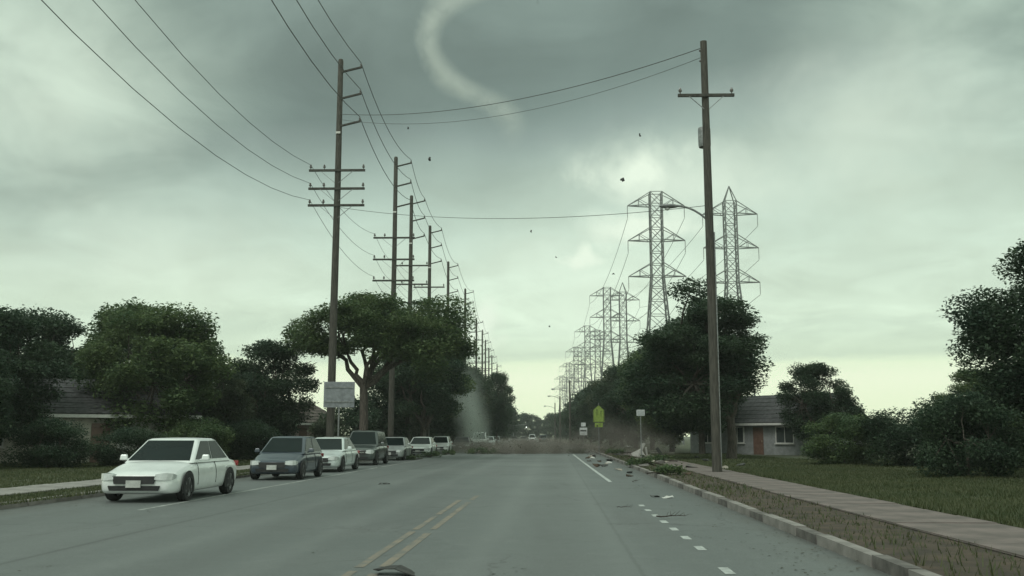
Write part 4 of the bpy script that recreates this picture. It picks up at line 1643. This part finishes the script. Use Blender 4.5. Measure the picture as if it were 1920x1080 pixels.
def grass(name, ranges, n, h, label):
    rng = np.random.default_rng(len(name) + n)
    vs, fs, tint = [], [], []
    for (r0, r1, y0, y1, share) in ranges:
        for k in range(int(n * share)):
            yv = y0 + (y1 - y0) * rng.random() ** 1.25
            r = rng.uniform(r0, r1)
            cl = math.sin(r * 2.1 + yv * .7) + math.sin(yv * 1.9 - r * 1.3)
            if cl < rng.uniform(-3.6, .2):
                continue
            x = r + off(yv)
            hh_ = h * rng.uniform(.35, 1.2) * (1 + .8 * max(0, math.sin(r * .9 + 1.3) * math.sin(yv * .43)))
            a = rng.uniform(0, 6.28)
            lx, ly = math.cos(a), math.sin(a)
            w = .006 + .0004 * yv
            i = len(vs)
            vs += [(x - ly * w, yv + lx * w, .10), (x + ly * w, yv - lx * w, .10), (x + lx * hh_ * .5, yv + ly * hh_ * .5, .10 + hh_)]
            fs.append((i, i + 1, i + 2))
            tint += [rng.random()] * 3
    me = bpy.data.meshes.new(name)
    me.from_pydata(vs, [], fs)
    at = me.attributes.new('tint', 'FLOAT', 'POINT')
    at.data.foreach_set('value', tint)
    me.materials.append(M_grass)
    o = bpy.data.objects.new(name, me)
    COL.objects.link(o)
    tag(o, label, 'grass', kind='stuff')


grass('grass', [(7.02, 14, 9, 42, .46), (12, 26, 22, 60, .25), (7.02, 14, 38, 80, .14), (3.85, 5.4, 7, 70, .014), (-12.8, -11.3, 18, 90, .10), (-30, -14.7, 26, 70, .3)], 330000, .085, 'short rough grass on the verges and front lawns')

# ------------------------------------------------------------------ tornado funnel and dust
FP = [(958, 292, 13), (964, 262, 22), (962, 235, 25), (948, 212, 24), (920, 192, 21), (878, 172, 22), (842, 148, 22), (815, 116, 21), (803, 82, 21), (806, 48, 22), (826, 18, 25),
      (866, -10, 30), (918, -34, 34), (985, -56, 38)]
D_T = 1000.0
fpts = [P(px, py, D_T) for px, py, _ in FP]
fr = [r * D_T / F * 1.05 for *_, r in FP]


def funnel():
    zs = [p.z for p in fpts]
    xs = [p.x for p in fpts]
    z0, z1 = min(zs), max(zs)
    x0, x1 = min(xs) - 10, max(xs) + 10
    # smooth resample
    N = 60
    U = np.linspace(0, 1, N)
    zi = np.interp(U * (len(zs) - 1), range(len(zs)), zs)
    xi = np.interp(U * (len(xs) - 1), range(len(xs)), xs)
    ri = np.interp(U * (len(xs) - 1), range(len(xs)), fr)
    ker = np.ones(5) / 5
    xi2 = np.convolve(np.pad(xi, 2, 'edge'), ker, 'valid')
    zi2 = np.convolve(np.pad(zi, 2, 'edge'), ker, 'valid')
    b = MB().tube([(x, 0, z) for x, z in zip(xi2, zi2)], list(ri * 1.75), 20)
    m = bpy.data.materials.new('condensation_cloud')
    m.use_nodes = True
    t = NT(m.node_tree)
    t.n.remove(t.n['Principled BSDF'])
    out = t.n['Material Output']
    tc = t.new('ShaderNodeTexCoord')
    sep = t.new('ShaderNodeSeparateXYZ')
    t.l.new(tc.outputs['Object'], sep.inputs[0])
    zn = t.m('DIVIDE', t.m('SUBTRACT', sep.outputs[2], float(z0)), float(z1 - z0))

    def curve(vals):
        nd = t.new('ShaderNodeFloatCurve')
        cu = nd.mapping.curves[0]
        zz = (zi2 - z0) / (z1 - z0)
        sel = range(0, N, 3)
        pts = [(float(zz[k]), float(vals[k])) for k in sel]
        cu.points[0].location = pts[0]
        cu.points[1].location = pts[-1]
        for p in pts[1:-1]:
            cu.points.new(*p)
        for p in cu.points:
            p.handle_type = 'AUTO_CLAMPED'
        nd.mapping.update()
        t.put(nd.inputs['Value'], zn)
        return nd.outputs[0]
    fx = curve((xi2 - x0) / (x1 - x0))
    xc = t.m('ADD', t.m('MULTIPLY', fx, float(x1 - x0)), float(x0))
    slope = np.gradient(xi2) / (np.gradient(zi2) + 1e-3)
    rh = ri * np.sqrt(1 + np.clip(slope, -2.6, 2.6) ** 2)
    rc = t.m('MULTIPLY', curve(rh / 120.0), 120.0)
    n = t.noise(tc.outputs['Object'], .045, 5, .62, .8)
    wob = t.m('MULTIPLY', t.m('SUBTRACT', n, .5), 16.0)
    qx = t.m('DIVIDE', t.m('ADD', t.m('SUBTRACT', sep.outputs[0], xc), wob), rc)
    qy = t.m('DIVIDE', sep.outputs[1], 14.0)
    q = t.m('SQRT', t.m('ADD', t.m('MULTIPLY', qx, qx), t.m('MULTIPLY', qy, qy)))
    den = t.smooth(q, -.35, 1.5, 1.0, 0.0)
    fade = t.m('MULTIPLY', t.smooth(zn, .0, .34, 0.0, 1.0), t.smooth(zn, .80, .98, 1.0, .15))
    den = t.m('MULTIPLY', t.m('MULTIPLY', den, fade), t.smooth(n, .25, .7, .35, 1.25))
    den = t.m('MULTIPLY', den, .036)
    pv = t.new('ShaderNodeVolumePrincipled')
    pv.inputs['Color'].default_value = (.97, .985, .975, 1)
    pv.inputs['Anisotropy'].default_value = .0
    t.put(pv.inputs['Density'], den)
    t.l.new(pv.outputs[0], out.inputs['Volume'])
    o = b.build('tornado_funnel', m, outward=True)
    o.location = (0, D_T, 0)
    tag(o, 'pale rope-like tornado funnel curling down from the dark cloud', 'tornado')


funnel()


def dust(name, label, c, r, col, dens, scale, power=1.0, seed=0.0, cyl=False, soft=.15):
    """dust: noisy, soft-edged scattering air inside an ellipsoid or upright column"""
    b = MB()
    n, k = 20, 10
    if cyl:
        prof = [(-1, .0)] + [(u, 1.0) for u in np.linspace(-1, 1, 5)] + [(1, 0.0)]
        b.lathe(prof, (0, 0, 0), 'Z', n)
    else:
        prof = [(-math.cos(math.pi * j / k), max(1e-3, math.sin(math.pi * j / k))) for j in range(k + 1)]
        b.lathe(prof, (0, 0, 0), 'Z', n)
    m = bpy.data.materials.new(name)
    m.use_nodes = True
    t = NT(m.node_tree)
    t.n.remove(t.n['Principled BSDF'])
    tc = t.new('ShaderNodeTexCoord')
    ob = tc.outputs['Object']
    mp = t.new('ShaderNodeMapping')
    mp.inputs['Scale'].default_value = r
    mp.inputs['Location'].default_value = (seed, seed * .7, seed * .3)
    t.l.new(ob, mp.inputs[0])
    if cyl:
        mp.inputs['Scale'].default_value = (r[0] * 1.6, r[1] * 1.6, r[2] * .35)
    nn = t.noise(mp.outputs[0], scale, 4, .6, .5)
    sep = t.new('ShaderNodeSeparateXYZ')
    t.l.new(ob, sep.inputs[0])
    if cyl:
        sway = t.m('MULTIPLY', t.m('SINE', t.m('MULTIPLY', sep.outputs[2], 2.6)), .18)
        sx_ = t.m('ADD', sep.outputs[0], t.m('ADD', sway, t.m('MULTIPLY', t.m('SUBTRACT', nn, .5), .5)))
        rad = t.m('SQRT', t.m('ADD', t.m('MULTIPLY', sx_, sx_), t.m('MULTIPLY', sep.outputs[1], sep.outputs[1])))
        f = t.m('MULTIPLY', t.smooth(rad, -.3, .85, 1.0, 0.0), t.smooth(sep.outputs[2], -.2, 1.0, 1.0, 0.0))
    else:
        ln = t.vm('LENGTH', ob)
        f = t.smooth(ln.outputs['Value'], .1, 1.0, 1.0, 0.0)
    d_ = t.m('MULTIPLY', t.m('MULTIPLY', f, t.smooth(nn, .5 - soft * 2, .5 + soft, 0.12, 1.0)), dens)
    pv = t.new('ShaderNodeVolumePrincipled')
    pv.inputs['Color'].default_value = tuple(col) + (1,)
    t.put(pv.inputs['Density'], d_)
    t.l.new(pv.outputs[0], t.n['Material Output'].inputs['Volume'])
    o = b.build(name, m, outward=True)
    o.location = c
    o.scale = r
    tag(o, label, 'dust', kind='stuff')


dust('dust_column', 'pale grey dust column whirling up between the left trees and the road', (P(880, 815, 106).x, 106, 4.6), (2.9, 2.9, 5.9), (.74, .80, .75), 1.0, .55, seed=3, cyl=True)
dust('dust_cloud', 'brown dust sheet blowing low across the road', (P(985, 815, 88).x, 88, .3), (9.0, 8, 1.4), (.34, .315, .28), .55, .5, seed=7, soft=.06)
PUFF = [(900, 86, 1.6, 2.0, 1.2, .55, 'small brown dust puff at the foot of the pale column'), (945, 83, 1.3, 1.8, .8, .8, 'low brown dust puff left of the middle of the road'),
        (992, 84, 1.7, 2.0, 1.0, .8, 'low dark dust puff in the middle of the road'), (1040, 85, 1.6, 2.2, 1.2, .6, 'brown dust puff at the right of the road middle'),
        (1085, 86, 1.7, 2.4, 1.7, .5, 'brown dust puff rising over the right gutter'), (1140, 84, 2.6, 3.5, 2.6, .30, 'tall dim dust puff behind the school crossing sign'),
        (1190, 78, 2.4, 3.5, 2.2, .28, 'dim dust puff over the right footpath'), (1235, 72, 2.0, 3.0, 1.5, .28, 'low dim dust puff at the strewn boards'), (862, 96, 1.8, 3.0, 1.2, .20, 'thin dust puff drifting over the left parking lane')]
for k, (px, d, rx, ry, rz_, dn, lab) in enumerate(PUFF):
    dust('dust_cloud', lab, (P(px, 815, d).x, d, rz_ * .45), (rx, ry, rz_), (.26, .24, .22), dn * 1.5, .9, seed=10 + k * 3.1, soft=.05)

# leaves and twigs whirling in the dust
rng = np.random.default_rng(99)
cents, rads, cnt = [], [], []
for k in range(230):
    if k < 70:
        a_, hz_ = rng.uniform(0, 6.28), rng.uniform(.3, 10) ** 1.0
        c = (P(880, 815, 106).x + math.cos(a_) * rng.uniform(.5, 2.2), 106 + math.sin(a_) * 2.0, hz_)
    else:
        c = (P(rng.uniform(885, 1240), 815, 84).x, 84 + rng.normal(0, 4), abs(rng.normal(0, .9)) + .1)
    cents.append(c)
    rads.append((.6, .6, .35))
    cnt.append(rng.integers(1, 6))
me = leaf_mesh('whirling_leaves', cents, rads, cnt, .15, 3, flat=1.0)
me.materials.append(MATS_LITTER)
o = bpy.data.objects.new('whirling_leaves', me)
COL.objects.link(o)
tag(o, 'torn leaves whirling in the dust over the road and in the column', 'leaves', kind='stuff')

# air between the viewer and the far end of the street
hz = MB().box((0, 375, 27), (1300, 830, 57))
m = bpy.data.materials.new('haze')
m.use_nodes = True
t = NT(m.node_tree)
t.n.remove(t.n['Principled BSDF'])
pv = t.new('ShaderNodeVolumePrincipled')
pv.inputs['Color'].default_value = (.93, .97, .94, 1)
pv.inputs['Density'].default_value = .00032
t.l.new(pv.outputs[0], t.n['Material Output'].inputs['Volume'])
o = hz.build('haze', m)
o['kind'] = 'stuff'
o['label'] = 'pale storm haze over the whole street'
